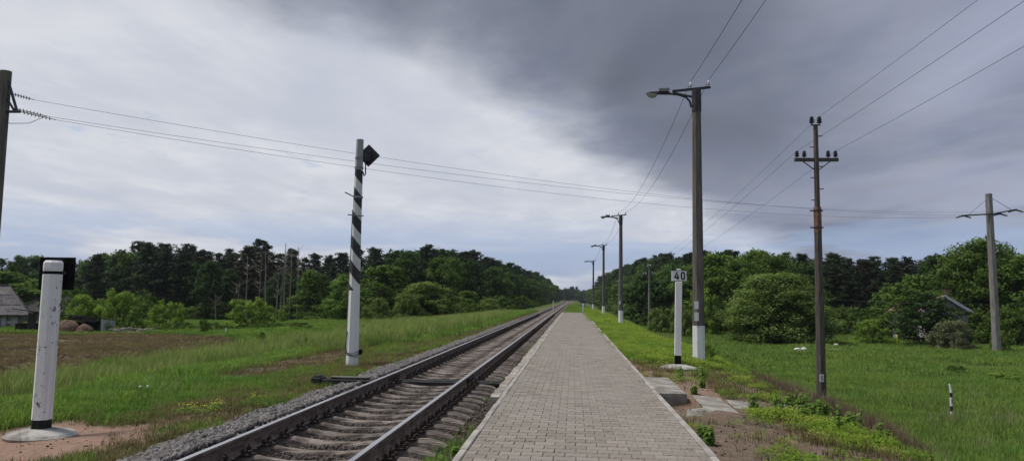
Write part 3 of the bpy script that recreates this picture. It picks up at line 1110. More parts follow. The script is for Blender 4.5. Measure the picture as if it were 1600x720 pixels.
for k in range(3):
    z0 = 0.30 + 0.05 * k
    ring = [((0.178 + 0.006 * k) * math.cos(a), (0.178 + 0.006 * k) * math.sin(a), z0 + 0.03 * math.sin(a * 2 + k)) for a in np.linspace(0, 2 * math.pi, 17)]
    m.tube(ring, 0.008, 5, cap=False)
m.tube([(-0.17, -0.08, 0.36), (-0.19, -0.09, 0.6), (-0.15, -0.1, 0.95)], 0.012, 5)
m.build('wire_wrap', 'dark_metal', sm)
MB().box((0.21, -0.03, 0.40), (0.09, 0.08, 0.13)).build('clamp', 'black_paint', sm, 0.01)


def digit(mb, ch, cx, cz, w, h, t, y, mi=0):
    """narrow upright road-sign numerals, made of strokes"""
    def bar(x0, z0, x1, z1):
        mb.beam((cx + x0 * w, y, cz + z0 * h), (cx + x1 * w, y, cz + z1 * h), 0.004, t, mi) if abs(z1 - z0) < 1e-6 else \
            mb.poly([(cx + x0 * w - t / 2, y - .002, cz + z0 * h), (cx + x0 * w + t / 2, y - .002, cz + z0 * h), (cx + x1 * w + t / 2, y - .002, cz + z1 * h), (cx + x1 * w - t / 2, y - .002, cz + z1 * h),
                     (cx + x0 * w - t / 2, y + .002, cz + z0 * h), (cx + x0 * w + t / 2, y + .002, cz + z0 * h), (cx + x1 * w + t / 2, y + .002, cz + z1 * h), (cx + x1 * w - t / 2, y + .002, cz + z1 * h)],
                    [(0, 1, 2, 3), (7, 6, 5, 4), (0, 4, 5, 1), (1, 5, 6, 2), (2, 6, 7, 3), (3, 7, 4, 0)], mi)
    if ch == '4':
        bar(-0.5, -0.22, 0.12, 0.5)
        bar(-0.5, -0.22, 0.5, -0.22)
        bar(0.22, -0.5, 0.22, 0.18)
    elif ch == '0':
        pts_o, pts_i = [], []
        for k in range(24):
            a = 2 * math.pi * k / 24
            ca, sa = math.cos(a), math.sin(a)
            q = 0.62
            ex = math.copysign(abs(ca) ** q, ca)
            ez = math.copysign(abs(sa) ** q, sa)
            pts_o.append((cx + ex * w * 0.5, y - .002, cz + ez * h * 0.5))
            pts_i.append((cx + ex * (w * 0.5 - t), y - .002, cz + ez * (h * 0.5 - t)))
        n = 24
        pts = pts_o + pts_i + [(a, y + .002, c) for a, b, c in pts_o] + [(a, y + .002, c) for a, b, c in pts_i]
        fc = []
        for k in range(n):
            k2 = (k + 1) % n
            fc.append((k, n + k, n + k2, k2))
            fc.append((k, k2, 2 * n + k2, 2 * n + k))
            fc.append((n + k, 3 * n + k, 3 * n + k2, n + k2))
        mb.poly(pts, fc, mi)
    elif ch == '5':
        bar(-0.45, 0.45, 0.5, 0.45)
        bar(-0.40, 0.05, -0.40, 0.5)
        bar(-0.45, 0.08, 0.45, 0.08)
        bar(0.40, -0.45, 0.40, 0.08)
        bar(-0.5, -0.45, 0.45, -0.45)


# speed / distance sign 40
zb = gzf(2.43, 17.6)
sg = thing('number_sign', 'white post on round footing carrying a small board with 40', 'sign', (2.43, 17.6, zb), R(-3))
MB().lathe([(0.42, -0.04), (0.43, 0.03), (0.40, 0.06), (0.22, 0.11), (0.10, 0.125)], 28, sy=0.85).build('footing', 'concrete_pale', sg)
MB().box((0, 0, 0.21), (0.145, 0.125, 0.22)).build('black_foot', 'black_paint', sg, 0.006)
MB().box((0.02, 0, 1.17), (0.150, 0.13, 1.70), ry=0.022).build('shaft', 'clean_white', sg, 0.006)
bd = MB().box((0.045, -0.01, 2.16), (0.345, 0.03, 0.255)).build('board', 'sign_face', sg, 0.004)
for a, b in (((-0.1275, 2.2875), (0.2175, 2.2875)), ((-0.1275, 2.0325), (0.2175, 2.0325))):
    MB().beam((a[0], -0.031, a[1]), (b[0], -0.031, b[1]), 0.006, 0.012).build('frame_bar', 'black_paint', bd)
m = MB()
digit(m, '4', -0.005, 2.16, 0.105, 0.19, 0.030, -0.030)
digit(m, '0', 0.135, 2.16, 0.100, 0.19, 0.030, -0.030)
m.build('numerals', 'black_paint', bd)
MB().box((0.045, 0.02, 2.30), (0.09, 0.06, 0.05)).build('cap', 'clean_white', sg, 0.006)

# small km board far down at the platform end
zb = -0.26
sg = thing('kilometre_sign', 'small distant white sign post with dark edged board at the platform end', 'sign', (1.10, 80.9, zb))
MB().box((0, 0, 0.5), (0.14, 0.1, 1.0)).build('shaft', 'clean_white', sg)
b2 = MB().box((0, 0, 1.17), (0.50, 0.06, 0.46)).build('board', 'black_paint', sg)
MB().box((0, -0.04, 1.13), (0.34, 0.02, 0.26)).build('panel', 'sign_face', b2)
for px_, y0, y1, D, nm in ((864.5, 469, 478, 112, 'nearer slim white marker post on the grass left of the track'), (878.5, 469, 474.5, 175, 'farther slim white marker post on the grass left of the track')):
    b_ = at(px_, y1, D)
    zg = gzf(b_.x, D)
    t_ = thing('marker_post', nm, 'marker post', (b_.x, D, zg), 0, 'marker posts along the line')
    hh = at(px_, y0, D).z - zg
    MB().box((0, 0, hh / 2 - 0.1), (0.13, 0.13, hh + 0.1)).build('shaft', 'clean_white', t_, 0.01)
    MB().box((0, 0, hh - 0.02), (0.10, 0.10, 0.06)).build('cap', 'black_paint', t_, 0.01)

# bent striped marker in the right meadow
zb = gzf(11.49, 23.9)
sp = thing('striped_marker', 'thin bent black and white banded marker stake in the right meadow', 'marker post', (11.49, 23.9, zb + 0.12))
MB().tube([(0, 0, -0.3), (0, 0, 0.14), (0, 0, 0.30), (0.0, 0, 0.56), (0.005, 0, 0.70), (0.0, 0, 0.80), (-0.03, 0, 0.93), (-0.04, 0, 0.97)],
          [0.042, 0.042, 0.041, 0.04, 0.04, 0.035, 0.022, 0.012], 8).build('stake', 'banded_paint', sp, smooth=True)
MB().box((0.0, -0.045, 0.45), (0.02, 0.012, 0.14)).build('number_strip', 'black_paint', sp)


# ------------------------------------------------------------------ platform lamp posts
def lamp_post(x, y, label, plates):
    zb = gzf(x, y) - 0.02
    r0 = thing('lamp_post', label, 'lamp post', (x, y, zb), 0, 'lamp posts along the platform')
    octo(MB(), [(-0.2, 0.165, 0), (0.98, 0.160, 0.001)]).build('whitewashed_foot', 'lime_white', r0)
    octo(MB(), [(0.98, 0.157, 0.001), (6.7, 0.118, 0.02), (7.30, 0.113, 0.022)]).build('shaft', 'pole_concrete', r0)
    octo(MB(), [(6.72, 0.132, 0.02), (7.33, 0.128, 0.022)]).build('collar', 'dark_metal', r0)
    m = MB()
    m.beam((-0.62, 0, 7.30), (0.40, 0, 7.40), 0.06, 0.06)
    m.beam((-0.62, 0, 7.26), (-0.10, 0, 7.14), 0.05, 0.05)
    m.tube([(-0.12, 0, 6.85), (-0.16, 0, 7.02), (-0.26, 0, 7.13), (-0.46, 0, 7.20), (-0.80, 0, 7.245)], 0.028, 6)
    m.build('bracket', 'dark_metal', r0)
    lh = MB().tube([(-0.66, 0, 7.235), (-1.02, 0, 7.26), (-1.24, 0, 7.265)], [0.035, 0.05, 0.04], 8).build('lamp_arm', 'dark_metal', r0)
    MB().box((-0.85, 0, 7.335), (0.29, 0.16, 0.10)).build('ballast_box', 'grey_metal', lh, 0.012)
    hd = MB().lathe([(0.06, 0.03), (0.135, 0.0), (0.145, -0.03)], 16, c=(-1.17, 0, 7.26), sx=1.15, sy=0.8).build('lamp_hood', 'dark_metal', r0)
    MB().lathe([(0.135, -0.03), (0.125, -0.075), (0.085, -0.115), (0.03, -0.135)], 16, c=(-1.17, 0, 7.258), sx=1.12, sy=0.78).build('lens', 'lens_glass', hd, smooth=True)
    for ix in (-0.13, 0.35):
        m = MB()
        zt = 7.355 if ix < 0 else 7.40
        m.tube([(ix, 0, zt), (ix, 0, zt + 0.12)], 0.012, 6)
        m.lathe([(0.022, 0.06), (0.045, 0.07), (0.030, 0.10), (0.042, 0.12), (0.025, 0.16), (0.012, 0.20)], 10, c=(ix, 0, zt))
        m.build('insulator', 'porcelain', r0, smooth=True)
    for zc_, hh in plates:
        MB().box((-0.075, -0.160, zc_), (0.11, 0.008, hh)).build('plate', 'sign_face', r0)
    return Vector((x - 0.13, y, zb + 7.56)), Vector((x + 0.35, y, zb + 7.60))


lamps = []
for x, y, lb, pl in ((3.31, 20.0, 'nearest and tallest looking lamp post with whitewashed foot beside the number sign', ((1.52, 0.20), (1.22, 0.22))),
                     (3.19, 50.0, 'second lamp post along the platform, counted from the camera', ((1.5, 0.2),)),
                     (3.19, 78.0, 'third lamp post along the platform, counted from the camera', ()),
                     (3.0, 110.0, 'farthest lamp post, beyond the platform end', ())):
    lamps.append(lamp_post(x, y, lb, pl))


def wire(name, a, b, sag, label, group, rad=0.006, n=28):
    a, b = Vector(a), Vector(b)
    path = []
    for i in range(n + 1):
        t = i / n
        p = a.lerp(b, t)
        p.z -= sag * 4 * t * (1 - t)
        path.append(p)
    o = MB().tube(path, rad, 4, cap=False).build(name, 'wire')
    return tag(o, label, 'wire', group)


for j in (0, 1):
    side = 'left' if j == 0 else 'right'
    a = lamps[0][j]
    wire('lamp_wire', a, (a.x + 0.1, -9.0, a.z + 0.1), 0.35, f'{side} lamp wire running overhead from the nearest lamp post', 'lamp wires', 0.007)
    names = ('first to the second', 'second to the third', 'third to the farthest')
    for i in range(3):
        wire('lamp_wire', lamps[i][j], lamps[i + 1][j], (0.75, 0.6, 0.6)[i], f'{side} lamp wire hanging from the {names[i]} lamp post', 'lamp wires', 0.007 + 0.002 * i)


# ------------------------------------------------------------------ power line on the right
def insul(mb, c, s=1.0, mi=0):
    mb.lathe([(0.03 * s, 0.0), (0.075 * s, 0.02 * s), (0.04 * s, 0.06 * s), (0.072 * s, 0.08 * s), (0.04 * s, 0.12 * s), (0.06 * s, 0.14 * s), (0.03 * s, 0.19 * s)], 10, c=c, mi=mi)


def power_pole(x, y, top_z, label, simple_=False):
    zb = gzf(x, y)
    Hh = top_z - zb
    r0 = thing('power_pole', label, 'power pole', (x, y, zb), R(2), 'power poles on the right')
    lean = 0.05
    octo(MB(), [(-0.4, 0.165, 0), (Hh * 0.62, 0.120, lean * 0.62)]).build('stub', 'pole_wood' if not simple_ else 'pole_grey', r0)
    octo(MB(), [(Hh * 0.60, 0.128, lean * 0.6), (Hh * 0.69, 0.128, lean * 0.69)]).build('splice', 'rusty' if not simple_ else 'pole_grey', r0)
    octo(MB(), [(Hh * 0.66, 0.095, lean * 0.66), (Hh * 0.985, 0.075, lean * 0.985)]).build('upper_shaft', 'pole_wood' if not simple_ else 'pole_grey', r0)
    for q in (0.615, 0.675):
        m = MB()
        octo(m, [(Hh * q, 0.140, lean * q), (Hh * q + 0.05, 0.140, lean * q)])
        m.beam((-0.22, 0, Hh * q + 0.025), (0.22, 0, Hh * q + 0.025), 0.05, 0.04)
        m.build('clamp_band', 'dark_metal', r0)
    zc_ = Hh * 0.860
    MB().box((lean, 0.02, zc_), (1.50, 0.11, 0.12)).build('crossarm', 'pole_wood', r0, 0.008)
    for sx in (-1, 1):
        MB().beam((lean + sx * 0.48, 0.0, zc_ - 0.05), (lean + sx * 0.05, 0.0, zc_ - 0.38), 0.03).build('brace', 'dark_metal', r0)
    tips = []
    for ix in (-0.66, -0.41, 0.41, 0.66):
        m = MB()
        m.tube([(lean + ix, 0.02, zc_ + 0.05), (lean + ix, 0.02, zc_ + 0.13)], 0.014, 6)
        insul(m, (lean + ix, 0.02, zc_ + 0.10), 1.15)
        m.build('insulator', 'dark_metal' if not simple_ else 'porcelain', r0, smooth=True)
        tips.append(Vector((x + lean + ix, y + 0.02, zb + zc_ + 0.30)))
    MB().beam((lean - 0.16, 0, Hh * 0.985), (lean + 0.16, 0, Hh * 0.985), 0.05, 0.04).build('top_bracket', 'dark_metal', r0)
    for ix in (-0.13, 0.13):
        m = MB()
        m.tube([(lean + ix, 0, Hh * 0.985), (lean + ix, 0, Hh * 0.985 + 0.1)], 0.014, 6)
        insul(m, (lean + ix, 0, Hh * 0.985 + 0.06), 1.3)
        m.build('insulator', 'dark_metal' if not simple_ else 'porcelain', r0, smooth=True)
    top = Vector((x + lean + 0.13, y, zb + Hh * 0.985 + 0.30))
    if not simple_:
        for k, q in enumerate((0.945, 0.905, 0.835, 0.795, 0.755, 0.715)):
            s_ = 1 if k % 2 == 0 else -1
            MB().beam((lean + s_ * 0.06, 0, Hh * q), (lean + s_ * 0.22, 0, Hh * q), 0.035, 0.03).build('climbing_peg', 'rusty', r0)
        pl = MB().box((-0.035, -0.155, 0.95), (0.135, 0.012, 0.24)).build('number_plate', 'sign_face', r0)
        m = MB()
        digit(m, '5', -0.03, 0.95, 0.055, 0.13, 0.02, -0.164)
        m.build('numeral', 'black_paint', pl)
    return tips[0], tips[3], top


P1 = power_pole(8.40, 26.2, 7.70, 'dark power pole with crossarm, climbing pegs and small plate with 5')
P2 = power_pole(8.90, 88.0, 5.4, 'grey power pole far behind the number sign, against the trees', True)
P3 = power_pole(9.00, 148.0, 5.0, 'farthest grey power pole half hidden beside the second lamp post', True)
for j, nm in enumerate(('left arm', 'right arm', 'top')):
    a = P1[j]
    wire('power_wire', a, (a.x - 0.4, -24, a.z + 1.2), 0.5, f'power wire from the pole {nm} with pegs rising out of the picture', 'power wires on the right', 0.006, 40)
    wire('power_wire', a, P2[j], 0.5, f'power wire from the pole {nm} with pegs back to the grey pole', 'power wires on the right', 0.006)
    wire('power_wire', P2[j], P3[j], 0.5, f'power wire from the grey pole {nm} to the farthest pole', 'power wires on the right', 0.012)

# ------------------------------------------------------------------ high line crossing the track
lx, ly = -18.42, 22.0
zb = gzf(lx, ly)
lp = thing('high_line_pole', 'dark concrete line pole cut by the left picture edge with strain insulators', 'power pole', (lx, ly, zb))
ht = 8.57 - zb
octo(MB(), [(-0.5, 0.24, -0.02), (ht, 0.175, 0.06)]).build('shaft', 'pole_concrete', lp)
m = MB()
zt = ht - 0.75
m.beam((-0.8, 0.1, zt - 0.55), (0.72, -0.1, zt - 0.62), 0.09, 0.07)
m.beam((0.2, -0.05, zt + 0.42), (0.62, -0.1, zt - 0.60), 0.06, 0.06)
m.beam((-0.15, 0.0, zt + 0.30), (0.55, -0.1, zt - 0.62), 0.05, 0.05)
m.build('crossarm', 'dark_metal', lp)
wa = []
rx, ry = 32.3, 60.0
for i, (sx, sz) in enumerate(((0.22, 0.02), (0.45, -0.50), (0.72, -0.62))):
    dirv = (Vector((rx, ry, 0)) - Vector((lx, ly, 0))).normalized()
    a = Vector((sx, -0.1, zt + sz))
    ln = (0.75, 0.95, 1.0)[i]
    m = MB()
    b = a + dirv * ln + Vector((0, 0, -0.13))
    m.tube([a, b], 0.014, 5)
    for k in range(8):
        c = a.lerp(b, 0.12 + 0.1 * k)
        m.tube([c - dirv * 0.012, c + dirv * 0.012], 0.06, 8)
    m.build('strain_insulator', 'grey_metal', lp)
    wa.append(Vector((lx, ly, zb)) + b)
MB().tube([(0.1, -0.1, zt - 0.75), (0.4, -0.1, zt - 1.0), (0.9, 0.1, zt - 0.95), (1.2, 0.5, zt - 0.6)], 0.01, 4, cap=False).build('jumper_wire', 'wire', lp)

zb = gzf(rx, ry)
rp = thing('high_line_pole', 'grey leaning line pole with drooping crossarm at the right edge of the meadow', 'power pole', (rx, ry, zb))
ht = 9.92 - zb
octo(MB(), [(-0.5, 0.30, 0.05), (ht, 0.24, 0.0)]).build('shaft', 'pole_grey', rp)
m = MB()
zt = ht - 1.65
m.beam((-1.95, 0, zt - 0.05), (0.2, -0.25, zt + 0.05), 0.10, 0.10)
m.beam((0.0, -0.25, zt + 0.02), (2.0, 0, zt + 0.42), 0.10, 0.10)
m.build('crossarm', 'dark_metal', rp)
for sx, zz in ((-1.6, zt - 0.03), (1.7, zt + 0.36)):
    MB().tube([(sx, 0, zz), (0, -0.1, ht - 0.25)], 0.018, 5).build('stay_wire', 'wire', rp)
wb = []
for sx, zz in ((-1.95, zt - 0.05), (1.95, zt + 0.40), (0.75, zt + 0.1)):
    m = MB()
    for s2 in (-1, 1):
        b = Vector((sx + s2 * 0.55, -s2 * 0.0, zz - 0.18))
        m.tube([(sx, 0, zz), b], [0.07, 0.05], 7)
    m.build('strain_insulator', 'dark_metal', rp)
    wb.append(Vector((rx + sx, ry, zb + zz - 0.1)))
for i, nm in enumerate(('upper', 'middle', 'lower')):
    wire('high_line_wire', wa[i], wb[(2, 1, 0)[i]], 1.1, f'{nm} thin wire of the line crossing above the track', 'wires crossing the track', 0.006, 60)
cw = at(1300, 466, 66)
wire('house_wire', at(1275, 466, 62), at(1690, 474, 62), 0.25, 'thin cable stretched low in front of the trees at right', 'cables at right', 0.009)


# ------------------------------------------------------------------ trees
def leaf_quads(rng, cen, nrm, size, aspect=0.6):
    """one little rhombic leaf (or spray of leaves) per centre"""
    n = len(cen)
    nrm = nrm / (np.linalg.norm(nrm, axis=1, keepdims=True) + 1e-9)
    ref = rng.normal(size=(n, 3))
    u = np.cross(nrm, ref)
    u /= (np.linalg.norm(u, axis=1, keepdims=True) + 1e-9)
    w = np.cross(nrm, u)
    s_ = (size * rng.uniform(0.6, 1.35, n))[:, None]
    v = np.empty((n, 4, 3))
    v[:, 0] = cen - u * s_
    v[:, 1] = cen - w * s_ * aspect + u * s_ * 0.15
    v[:, 2] = cen + u * s_
    v[:, 3] = cen + w * s_ * aspect + u * s_ * 0.15
    return v.reshape(-1, 3)


def crown_mesh(name, rng, clumps, per, size, mat, flat=0.75, aspect=0.6):
    """clumps: list of (centre, radius)"""
    C, N, Vv, Dv = [], [], [], []
    for c, r_ in clumps:
        k = max(6, int(per * (r_ ** 2)))
        dv = rng.normal(size=(k, 3))
        dv /= np.linalg.norm(dv, axis=1, keepdims=True)
        rad = r_ * rng.random(k) ** 0.42 * rng.uniform(0.75, 1.2, k)
        P = np.asarray(c) + dv * rad[:, None] * np.array([1, 1, flat])
        C.append(P)
        N.append(dv * 0.55 + np.array([0, 0, 0.55]) + rng.normal(size=(k, 3)) * 0.55)
        Vv.append(np.full(k, rng.random()) * 0.55 + rng.random(k) * 0.45)
        oc_ = np.asarray(c, float) * np.array([1, 1, 0])
        Dv.append(dv * 0.8 + oc_ / (np.linalg.norm(oc_) + 0.3) * 0.45 + np.array([0, 0, 0.35]))
    C, N, Vv, Dv = np.concatenate(C), np.concatenate(N), np.concatenate(Vv), np.concatenate(Dv)
    q = leaf_quads(rng, C, N, np.full(len(C), size), aspect)
    return np_mesh(name, q, None, [mat], {'var': np.repeat(Vv, 4), 'dir': np.repeat(Dv, 4, 0)})


def limbs_mesh(name, rng, H, r0, top, targets, mat, lean=0.3, start=0.25):
    m = MB()
    n = 9
    path, rad = [], []
    ox, oy = 0.0, 0.0
    for i in range(n + 1):
        t = i / n
        path.append((ox, oy, H * top * t - (0.3 if i == 0 else 0)))
        rad.append(r0 * (1 - 0.86 * t) + 0.012)
        ox += rng.normal(0, lean * 0.12)
        oy += rng.normal(0, lean * 0.12)
    m.tube(path, rad, 7)
    for c in targets:
        c = np.asarray(c, float)
        t = np.clip((c[2] / (H * top)) * rng.uniform(0.45, 0.75), start, 0.95)
        i = min(int(t * n), n - 1)
        p0 = np.asarray(path[i]) * (1 - (t * n - i)) + np.asarray(path[i + 1]) * (t * n - i)
        mid = (p0 + c) / 2 + rng.normal(0, 0.15, 3) + np.array([0, 0, 0.15])
        rr = r0 * (1 - 0.8 * t) * 0.45
        m.tube([p0, mid, c], [rr, rr * 0.6, rr * 0.2], 5)
    return m.mesh(name, mat)


def broad(seed, W, leaf, mat, low=0.15, ncl=70, size=0.17, per=75, bark='bark', profile=None, flat=0.75):
    """broadleaf tree, 10 m model height, crown radius W"""
    rng = np.random.default_rng(seed)
    prof = profile or (lambda t: math.sin(math.pi * min(1, max(0, t * 0.86 + 0.14))) ** 0.6)
    cl = []
    lobes = [(rng.uniform(0, 2 * math.pi), rng.uniform(0.75, 1.15)) for _ in range(6)]
    for k in range(ncl):
        t = rng.random() ** 0.85
        a = rng.uniform(0, 2 * math.pi)
        lob = 1 + 0.18 * math.sin(3 * a + lobes[0][0]) + 0.12 * math.sin(5 * a + lobes[1][0] + 3 * t)
        r_ = W * prof(t) * lob * rng.random() ** 0.38
        z = 10 * (low + (0.93 - low) * t) + rng.normal(0, 0.2)
        rc = rng.uniform(0.55, 1.05) * (0.35 + 0.22 * W)
        cl.append((np.array([r_ * math.cos(a), r_ * math.sin(a), z]), rc))
    cl.append((np.array([0, 0, 9.3]), 0.5))
    crown = crown_mesh('crown', rng, cl, per, size, mat, flat)
    tg = [c for c, r_ in cl[::4]]
    trunk = limbs_mesh('trunk', rng, 10, 0.24, 0.86, tg, bark)
    return crown, trunk


def pine(seed, mat='needle', low=0.2, W=2.2, dens=1.0):
    rng = np.random.default_rng(seed)
    cl, tg = [], []
    z = 10 * low
    while z < 9.8:
        t = (z / 10 - low) / (1 - low)
        reach = W * (0.62 + 0.38 * math.sin(math.pi * min(1, t * 0.8 + 0.1))) * (1 - t ** 2.6) + 0.22
        k = int(rng.integers(4, 7))
        a0 = rng.uniform(0, 6.28)
        for i in range(k):
            if rng.random() < 0.10:
                continue
            a = a0 + i * 2 * math.pi / k + rng.normal(0, 0.4)
            ln = reach * rng.uniform(0.55, 1.2)
            rise = ln * rng.uniform(0.0, 0.35)
            for q in (0.4, 0.7, 1.0):
                c = np.array([math.cos(a) * ln * q, math.sin(a) * ln * q, z + rise * q])
                cl.append((c + rng.normal(0, 0.16, 3), rng.uniform(0.34, 0.66) * (1.1 - 0.5 * t)))
            tg.append(np.array([math.cos(a) * ln * 0.9, math.sin(a) * ln * 0.9, z + rise * 0.9]))
        z += rng.uniform(0.34, 0.60)
    for k in range(4):
        cl.append((np.array([rng.normal(0, 0.12), rng.normal(0, 0.12), 9.3 + 0.2 * k]), 0.24))
    crown = crown_mesh('crown', rng, cl, 200 * dens, 0.15, mat, 0.62, 0.36)
    trunk = limbs_mesh('trunk', rng, 10, 0.17, 0.98, tg[::2], 'pine_bark', 0.2, 0.3)
    return crown, trunk


def bushy(seed, mat, W, size=0.07, ncl=70, per=420, spiky=0.0):
    """bush, 3 m model height, radius W, leafy to the ground"""
    rng = np.random.default_rng(seed)
    cl = []
    for k in range(ncl):
        a = rng.uniform(0, 6.28)
        t = rng.random()
        prof = math.sqrt(max(0, 1 - (t * 0.92) ** 2.2))
        lob = 1 + 0.15 * math.sin(3 * a + seed) + 0.10 * math.sin(7 * a + t * 4)
        r_ = W * prof * lob * rng.random() ** 0.35
        cl.append((np.array([r_ * math.cos(a), r_ * math.sin(a), 0.15 + 2.6 * t + rng.normal(0, 0.08)]), rng.uniform(0.24, 0.46)))
    if spiky:
        for k in range(int(spiky)):
            a, r_ = rng.uniform(0, 6.28), W * rng.random() ** 0.6
            z = 2.75 * math.sqrt(max(0.1, 1 - (r_ / W) ** 2)) + rng.uniform(0, 0.3)
            cl.append((np.array([r_ * math.cos(a), r_ * math.sin(a), z]), 0.16))
    crown = crown_mesh('crown', rng, cl, per, size, mat, 0.85, 0.5)
    m = MB()
    for k in range(9):
        a, r_ = rng.uniform(0, 6.28), W * rng.uniform(0.3, 0.7)
        m.tube([(rng.normal(0, 0.1), rng.normal(0, 0.1), -0.15), (r_ * 0.5 * math.cos(a), r_ * 0.5 * math.sin(a), 0.9), (r_ * math.cos(a), r_ * math.sin(a), 2.0)], [0.05, 0.035, 0.012], 5)
    return crown, m.mesh('stems', 'bark')


cone = lambda t: (1 - t) ** 0.75 * 0.95 + 0.06
tall = lambda t: math.sin(math.pi * min(1, t * 0.8 + 0.17)) ** 0.75
T = {}
for k in range(4):
    T[f'pine{k}'] = ('pine_tree',) + pine(100 + k, low=0.12 + 0.08 * (k % 3), W=2.0 + 0.2 * k)
T['pine4'] = ('pine_tree',) + pine(110, 'needle_brown', 0.18, 2.3)
for k in range(3):
    T[f'dark{k}'] = ('leafy_tree',) + broad(200 + k, 2.6 + 0.3 * k, None, 'leaf_dark', 0.10, 85, 0.20, 70)
for k in range(3):
    T[f'mid{k}'] = ('leafy_tree',) + broad(220 + k, 2.8 + 0.3 * k, None, 'leaf_mid', 0.06, 95, 0.18, 80)
for k in range(2):
    T[f'slim{k}'] = ('birch_tree',) + broad(240 + k, 1.6, None, 'leaf_mid', 0.14, 70, 0.15, 120, 'birch_bark', tall)
T['cone0'] = ('leafy_tree',) + broad(250, 2.6, None, 'leaf_mid', 0.05, 110, 0.13, 130, profile=cone)
T['bright0'] = ('leafy_tree',) + broad(260, 3.2, None, 'leaf_bright', 0.05, 110, 0.15, 120)
T['willow0'] = ('willow_tree',) + broad(270, 4.3, None, 'leaf_willow', 0.04, 300, 0.115, 170, profile=lambda t: math.sqrt(max(0.02, 1 - (t * 0.97) ** 2.3)))
T['willow1'] = ('willow_tree',) + broad(271, 4.4, None, 'leaf_willow', 0.03, 170, 0.16, 100, profile=lambda t: math.sqrt(max(0.02, 1 - (t * 0.95) ** 2.1)))
T['big0'] = ('leafy_tree',) + broad(280, 3.9, None, 'leaf_mid', 0.12, 210, 0.125, 150, profile=lambda t: math.sin(math.pi * min(1, t * 0.74 + 0.22)) ** 0.55)
for k in range(3):
    T[f'bush{k}'] = ('bush',) + bushy(300 + k, 'leaf_bush', 2.2, 0.085, 95, 620)
for k in range(2):
    T[f'dbush{k}'] = ('bush',) + bushy(310 + k, 'leaf_mid', 2.2, 0.10, 75, 430)
T['obush'] = ('bush',) + bushy(320, 'leaf_olive', 1.75, 0.075, 90, 700, 26)
T['vbush'] = ('bush',) + bushy(321, 'leaf_willow', 1.9, 0.08, 85, 640)

TR = random.Random(8)


def plant(kind, x, y, h, wid=None, label='', group=None, zoff=-0.05):
    """one tree: Empty at the foot, crown and trunk as parts (meshes shared by alike trees)"""
    name, cm, tm = T[kind]
    mh = 3.0 if 'bush' in kind else 10.0
    z = gzf(x, y) + zoff
    r0 = thing(name, label, 'bush' if name == 'bush' else 'tree', (x, y, z), TR.uniform(0, 6.28), group)
    sh = h / mh
    base_w = {'b': 2.2, 'd': 2.2, 'o': 1.75, 'v': 1.9}.get(kind[0], 2.5) if 'bush' in kind else None
    sw = sh * TR.uniform(0.9, 1.12) if wid is None else wid
    r0.scale = (sw, sw, sh)
    link('crown', cm, r0)
    link('stems' if 'bush' in kind else 'trunk', tm, r0)
    return r0


MODEL_R = {'pine': 2.1, 'dark': 2.9, 'mid': 3.1, 'slim': 1.8, 'cone': 2.6, 'bright': 3.4, 'willow': 4.5, 'big': 4.1, 'bush': 2.4, 'dbush': 2.4, 'obush': 1.9, 'vbush': 2.1}


def tree_px(kind, px_, ytop, D, wpx, label, group=None):
    """a tree seen on bearing px_, its top on row ytop, at distance D, wpx wide"""
    p = at(px_, ytop, D)
    z = gzf(p.x, D)
    h = max(0.6, p.z - z)
    dist = math.hypot(p.x, D)
    wid = (wpx / 2 / F_PX * dist * 0.97) / MODEL_R[kind.rstrip('0123456789')]
    return plant(kind, p.x, D, h, wid, label, group)


def interp(tab, x):
    for (x0, y0), (x1, y1) in zip(tab, tab[1:]):
        if x0 <= x <= x1:
            return y0 + (y1 - y0) * (x - x0) / (x1 - x0)
    return tab[0][1] if x < tab[0][0] else tab[-1][1]


SKY_L = [(-150, 398), (0, 399), (60, 396), (140, 390), (200, 388), (225, 374), (255, 368), (300, 376), (330, 384), (372, 382), (400, 372), (430, 384), (480, 390), (520, 390), (580, 386), (620, 392), (655, 382), (700, 386),
         (745, 392), (760, 402), (780, 408), (800, 412), (830, 424), (850, 430), (880, 440), (905, 449)]
SKY_R = [(905, 449), (918, 440), (935, 433), (950, 427), (985, 411), (1010, 401), (1045, 396), (1075, 394), (1100, 392), (1200, 394), (1240, 399), (1290, 394), (1340, 396), (1380, 403), (1440, 401), (1480, 396), (1560, 396), (1700, 392)]

# forest behind the left field
GL = 'trees of the forest behind the left field'
x_ = -140
while x_ < 640:
    for row in range(3):
        D = (112, 124, 138)[row] + TR.uniform(-4, 4)
        xx = x_ + TR.uniform(-9, 9)
        p = at(xx, interp(SKY_L, xx) + (0, 2, 0)[row] + TR.uniform(-3, 14) + (8 if row == 0 else 0), D)
        h = p.z - gzf(p.x, D)
        if row == 0:
            if 372 < xx < 480 and TR.random() < 0.75:
                continue
            kind = TR.choice(['dark0', 'dark1', 'dark2', 'mid0', 'pine1', 'dark1', 'mid1']) if xx < 330 or xx > 480 else 'dark0'
            if kind[:3] != 'pin':
                h *= TR.uniform(0.6, 0.92)
        elif 370 < xx < 480 and row == 1:
            kind = TR.choice(['pine4', 'pine4', 'pine2'])
        else:
            kind = TR.choice(['pine0', 'pine1', 'pine2', 'pine3', 'pine0', 'pine2']) if xx > 215 else TR.choice(['dark1', 'dark0', 'mid1', 'dark2', 'slim0', 'pine1'])
        lab = {'pine': 'tall dark pine in the forest behind the left field', 'dark': 'dark leafy tree at the forest edge behind the left field', 'mid0': 'dark leafy tree at the forest edge behind the left field', 'slim': 'slender leafy tree in the forest behind the left field'}.get(kind[:4], 'dark leafy tree at the forest edge behind the left field')
        plant(kind, p.x, D, h, None if kind[:3] != 'pin' else h / 10 * TR.uniform(1.0, 1.35), lab, GL)
    x_ += 25
